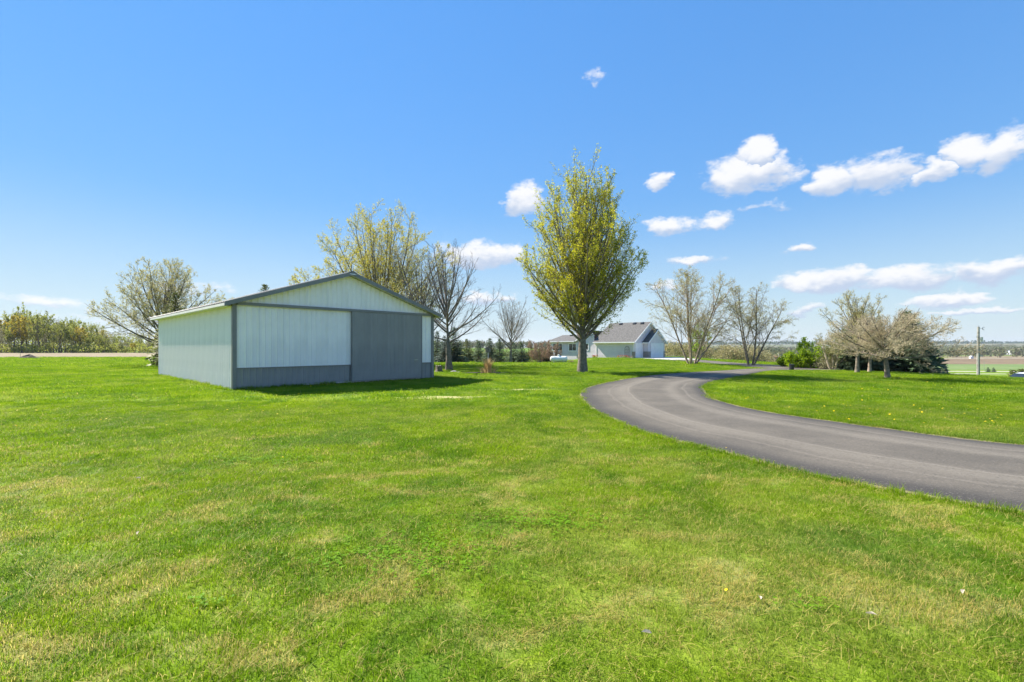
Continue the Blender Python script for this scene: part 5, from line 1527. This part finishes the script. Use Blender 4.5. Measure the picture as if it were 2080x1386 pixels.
TUFTS = bpy.data.collections.new('grass_models')          # kept out of the scene: only instanced
def scatter(name, pts, rot, scl, models, label, mat='blade'):
    me = mesh_np(name, pts, [])if False else bpy.data.meshes.new(name)
    me.vertices.add(len(pts)); me.vertices.foreach_set('co', np.asarray(pts, np.float32).ravel())
    a = me.attributes.new('rot', 'FLOAT_VECTOR', 'POINT'); a.data.foreach_set('vector', np.asarray(rot, np.float32).ravel())
    a = me.attributes.new('scl', 'FLOAT_VECTOR', 'POINT'); a.data.foreach_set('vector', np.asarray(scl, np.float32).ravel())
    o = obj(name, me, M[mat])
    c = bpy.data.collections.new(name + '_models')
    for k, m in enumerate(models):
        m.materials.append(M[mat])
        q = bpy.data.objects.new('%s_model' % name, m); c.objects.link(q)
    ng = bpy.data.node_groups.new(name, 'GeometryNodeTree')
    ng.interface.new_socket('Geometry', in_out='INPUT', socket_type='NodeSocketGeometry')
    ng.interface.new_socket('Geometry', in_out='OUTPUT', socket_type='NodeSocketGeometry')
    N, Lk = ng.nodes, ng.links
    gi, go = N.new('NodeGroupInput'), N.new('NodeGroupOutput')
    ci = N.new('GeometryNodeCollectionInfo'); ci.inputs[0].default_value = c; ci.inputs['Separate Children'].default_value = True; ci.inputs['Reset Children'].default_value = True
    ip = N.new('GeometryNodeInstanceOnPoints'); ip.inputs['Pick Instance'].default_value = True
    ra = N.new('GeometryNodeInputNamedAttribute'); ra.data_type = 'FLOAT_VECTOR'; ra.inputs[0].default_value = 'rot'
    sa = N.new('GeometryNodeInputNamedAttribute'); sa.data_type = 'FLOAT_VECTOR'; sa.inputs[0].default_value = 'scl'
    rv = N.new('FunctionNodeRandomValue'); rv.data_type = 'INT'; rv.inputs['Min'].default_value = 0 if False else 0
    for s_ in rv.inputs:
        if s_.name == 'Max' and s_.type == 'INT': s_.default_value = len(models)-1
        if s_.name == 'Min' and s_.type == 'INT': s_.default_value = 0
    Lk.new(gi.outputs[0], ip.inputs['Points']); Lk.new(ci.outputs[0], ip.inputs['Instance'])
    Lk.new([s_ for s_ in rv.outputs if s_.type == 'INT'][0], ip.inputs['Instance Index'])
    er = N.new('FunctionNodeEulerToRotation'); Lk.new([s_ for s_ in ra.outputs if s_.enabled][0], er.inputs[0]); Lk.new(er.outputs[0], ip.inputs['Rotation'])
    Lk.new([s_ for s_ in sa.outputs if s_.enabled][0], ip.inputs['Scale'])
    Lk.new(ip.outputs[0], go.inputs[0])
    md = o.modifiers.new('blades', 'NODES'); md.node_group = ng
    return tag(o, label, 'grass', None, 'stuff')

SHED_POLY = [SA + UF*(-.1) - UL*.14, SA + UF*(SW+.05) - UL*.14, SA + UF*(SW+.05) + UL*SL, SA + UF*(-.06) + UL*SL]
HOUSE_POLY = [np.array(hloc(*q)[:2]) for q in ((-.3, -1.2), (9.6, -1.2), (9.6, 16), (-.3, 16))]
APRON = [(18.9, 58), (24.0, 59), (26.4, 73.2), (23.4, 75.5), (18.2, 67.4)]
def free(x, y, m=.0):
    ok = ~inside(DRIVE_POLY, x, y) & ~inside(SHED_POLY, x, y) & ~inside(BRANCH_POLY, x, y)
    rg = np.random.default_rng(2)
    for (sx, sy, rx, ry) in SAND:
        q = ((x-sx)/rx)**2 + ((y-sy)/ry)**2
        ok &= (q > rg.uniform(-.5, 1.2, x.shape))
    q = ((x-bx_)/1.4)**2 + ((y-by_-.3)/.9)**2; ok &= q > 1
    return ok

def lawn(name, y0, y1, dens, models, smin, smax, seed, slack, label, fade=False, mat='blade', flat=1.0):
    rg = np.random.default_rng(seed)
    wmax = 1.18*y1+slack
    n = int(dens*(y1-y0)*2*wmax)
    x = rg.uniform(-wmax, wmax, n); y = rg.uniform(y0, y1, n)
    k = (np.abs(x) < 1.18*np.maximum(y, 0)+slack) & (x < crest(y)+4)
    if fade: k &= rg.uniform(0, 1, n) < np.clip((y1-y)/(y1-y0)*1.6, 0, 1)
    k &= free(x, y)
    if y1 > 50: k &= ~((x < -45) & (y > 64+(x+400)*12/355)) & ~inside(HOUSE_POLY, x, y) & ~inside(APRON, x, y)
    x, y = x[k], y[k]; n = len(x)
    s = rg.uniform(smin, smax, n)
    hz = s*(.92+.18*np.sin(x*1.1+np.sin(y*.8))*np.sin(y*1.3+1))
    scatter(name, np.stack([x, y, H(x, y)], 1), np.stack([rg.normal(0, .08, n), rg.normal(0, .08, n), rg.uniform(0, 6.28, n)], 1),
            np.stack([s, s, hz*flat], 1), models, label, mat)
    return n
cn = []
cn.append(lawn('near_lawn_grass', .4, 6.5, 270, [tuft_mesh(1+k, 32, .085, .046, .0030) for k in range(5)], .8, 1.25, 1, 4.2, 'short lawn grass in the foreground, green with straw patches'))
cn.append(lawn('lawn_thatch', .4, 13, 85, [tuft_mesh(61+k, 34, .13, .06, .0034, 1.6) for k in range(4)], .8, 1.3, 6, 4.2, 'matted straw and thatch lying low in the foreground lawn', False, 'thatch', .6))
cn.append(lawn('middle_lawn_grass', 6.5, 14, 120, [tuft_mesh(11+k, 46, .15, .054, .0050) for k in range(5)], .8, 1.25, 2, 4.5, 'short green lawn grass between foreground and shed'))
cn.append(lawn('far_lawn_grass', 14, 38, 24, [tuft_mesh(21+k, 60, .32, .06, .010) for k in range(5)], .8, 1.3, 3, 3.0, 'short green lawn grass around the shed and the maple'))
cn.append(lawn('distant_lawn_grass', 38, 84, 5, [tuft_mesh(51+k, 80, .7, .07, .024) for k in range(4)], .8, 1.3, 4, 3.0, 'short green grass of the distant lawn towards house and field', True))
print('tufts', cn, 'maple leaves', nl)

def edge_grass():
    """ragged longer grass along both edges of the drive"""
    rg = np.random.default_rng(7); P = []
    for e, o in ((eo, ei), (ei, eo)):
        w = unit(e-o)
        L = np.linalg.norm(np.diff(e, axis=0), axis=1)
        for i in range(len(e)-1):
            if not (-3 < e[i, 1] < 34 and e[i, 0] < 23): continue
            m = max(1, int(L[i]*34))
            t_ = rg.uniform(0, 1, m)[:, None]
            P.append(e[i]*(1-t_)+e[i+1]*t_ + w[i]*rg.gamma(2.0, .055, m)[:, None] + w[i]*.03)
    P = np.concatenate(P); n = len(P); s = rg.uniform(.7, 1.35, n)
    scatter('verge_grass', np.column_stack([P, H(P[:, 0], P[:, 1])]), np.stack([rg.normal(0, .15, n), rg.normal(0, .15, n), rg.uniform(0, 6.28, n)], 1),
            np.stack([s*.8, s*.8, s*1.15], 1), [tuft_mesh(31+k, 26, .07, .075, .005, .8) for k in range(4)], 'ragged grass leaning over the edges of the driveway')
    # taller unmown grass along the foot of the shed and the tree trunks
    Q = []
    for a, b in ((SA-UL*.02-UF*.0, SA+UF*4.7-UL*.02), (SA-UF*.05, SA-UF*.05+UL*SL)):
        m = int(np.linalg.norm(b-a)*16); t_ = rg.uniform(0, 1, m)[:, None]
        off = (-UL if abs((b-a)@UF) > 1 else -UF)
        Q.append(a*(1-t_)+b*t_ + off*rg.uniform(.02, .16, m)[:, None])
    for (cx, cy, rr) in ((*gp(1183, 757), .62), (*gp(1803, 771), .3), (*gp(912, 755), .3), (*gp(1405, 741), .5)):
        m = 90; a = rg.uniform(0, 6.28, m); Q.append(np.stack([cx+np.cos(a)*rr*rg.uniform(.8, 1.5, m), cy+np.sin(a)*rr*rg.uniform(.8, 1.5, m)], 1))
    Q = np.concatenate(Q); n = len(Q); s = rg.uniform(.7, 1.5, n)
    scatter('unmown_grass', np.column_stack([Q, H(Q[:, 0], Q[:, 1])]), np.stack([rg.normal(0, .15, n), rg.normal(0, .15, n), rg.uniform(0, 6.28, n)], 1),
            np.stack([s, s, s], 1), [tuft_mesh(41+k, 30, .10, .13, .008, .6) for k in range(3)], 'taller unmown grass round the trunks and along the shed')
edge_grass()

def clover_and_flowers():
    rg = np.random.default_rng(17)
    C = []
    for (px, py, rx, ry, n) in ((860, 1130, .6, .42, 620), (1120, 1062, .6, .25, 560), (700, 1140, .35, .12, 180), (560, 940, .8, .35, 500), (490, 935, .5, .2, 200), (420, 1225, .12, .06, 60), (1640, 1230, .2, .1, 40)):
        cx, cy = gp(px, py)
        p = np.stack([cx+rg.normal(0, rx*.6, n), cy+rg.normal(0, ry*.6, n), rg.uniform(.015, .045, n)], 1)
        k = np.sin(p[:, 0]*17)+np.sin(p[:, 1]*19+p[:, 0]*5) > -.7
        C.append(p[k])
    C = np.concatenate(C)
    # three round leaflets on each stalk
    n = len(C); a0 = rg.uniform(0, 6.28, n); V = []
    for k in range(3):
        a = a0+k*2.094; d = np.stack([np.cos(a), np.sin(a), np.full(n, .25)], 1)*.014; s = np.stack([-np.sin(a), np.cos(a), np.zeros(n)], 1)*.0085
        V.append(np.stack([C, C+d*.6+s, C+d*1.1, C+d*.6-s], 1))
    V = np.concatenate(V).reshape(-1, 3)
    tag(obj('clover_patches', mesh_np('clover_patches', V, np.arange(len(V)).reshape(-1, 4)), M['clover']), 'bright green clover patches in the foreground lawn', 'clover', None, 'stuff')
    # dandelion heads: flat rosettes
    D = []
    for k in range(95):
        px, py = rg.uniform(1480, 2075), rg.uniform(776, 885)**1.0
        D.append((px, py))
    for k in range(30): D.append((rg.uniform(20, 700), rg.uniform(765, 960)))
    D += [(1475, 1222), (1475, 922), (1335, 893), (1720, 858), (1725, 860), (1993, 888), (1940, 860)]
    P = np.array([gp(*d) for d in D]); k = free(P[:, 0], P[:, 1]) & (P[:, 0] < crest(P[:, 1])); P = P[k]; n = len(P)
    vs, fs = [], []
    for i, (x, y) in enumerate(P):
        r = rg.uniform(.014, .021)*(.65 if y < 9 else 1.2); o = len(vs); h = rg.uniform(.06, .10)
        tx, ty = rg.normal(0, .25, 2)
        vs.append((x, y, h+.006)); 
        for j in range(10):
            a = j*.6283; rr = r*(1 if j % 2 else .8); vs.append((x+rr*math.cos(a), y+rr*math.sin(a), h+tx*rr*math.cos(a)+ty*rr*math.sin(a)))
        fs += [(o, o+1+j, o+1+(j+1) % 10) for j in range(10)]
    tag(obj('dandelion_flowers', mesh_np('dandelion_flowers', vs, np.array(fs)), M['petal']), 'small yellow dandelion heads dotted over the lawn', 'dandelions', None, 'stuff')
    for i, (px, py, lab) in enumerate([(1313, 1282, 'pale dry leaf in the lower middle of the foreground lawn'), (1543, 1212, 'small pale dry leaf right of the lower middle lawn'), (1770, 1245, 'curled pale leaf on the right foreground lawn'),
                                     (1957, 1200, 'brown dry leaf at the lower right of the lawn'), (281, 1081, 'round orange dead leaf at the left of the foreground lawn'), (281, 970, 'pale dry leaf at the left of the middle lawn')]):
        x, y = gp(px, py, .05)
        L, w = .030, .011
        mb = MB().add([(-L, 0, .0), (-L*.3, w, .012), (L*.5, w*.8, .016), (L, 0, .006), (L*.5, -w*.8, .012), (-L*.3, -w, .014), (0, 0, .003)], [(0, 1, 6), (1, 2, 6), (2, 3, 6), (3, 4, 6), (4, 5, 6), (5, 0, 6)])
        o = mb.build('fallen_leaf', M['deadleaf'], None, (x, y, .040)); o.rotation_euler = (.3, .2, i*1.3)
        tag(o, lab, 'leaf', 'dry leaves lying on the lawn')
clover_and_flowers()


# ------------------------------------------------------------------ thin spring haze over the far land
def build_haze():
    m, t, out = new_mat('haze')
    v = t.n('ShaderNodeVolumePrincipled')
    v.inputs['Color'].default_value = (.80, .88, 1.0, 1); v.inputs['Density'].default_value = .00010; v.inputs['Anisotropy'].default_value = .2
    t.t.links.new(v.outputs[0], out.inputs['Volume'])
    o = MB().box(-7000, 7000, -400, 8000, -12, 60).build('haze', m)
    o['kind'] = 'stuff'; o['label'] = 'thin pale haze over the far land'; o['category'] = 'haze'
build_haze()
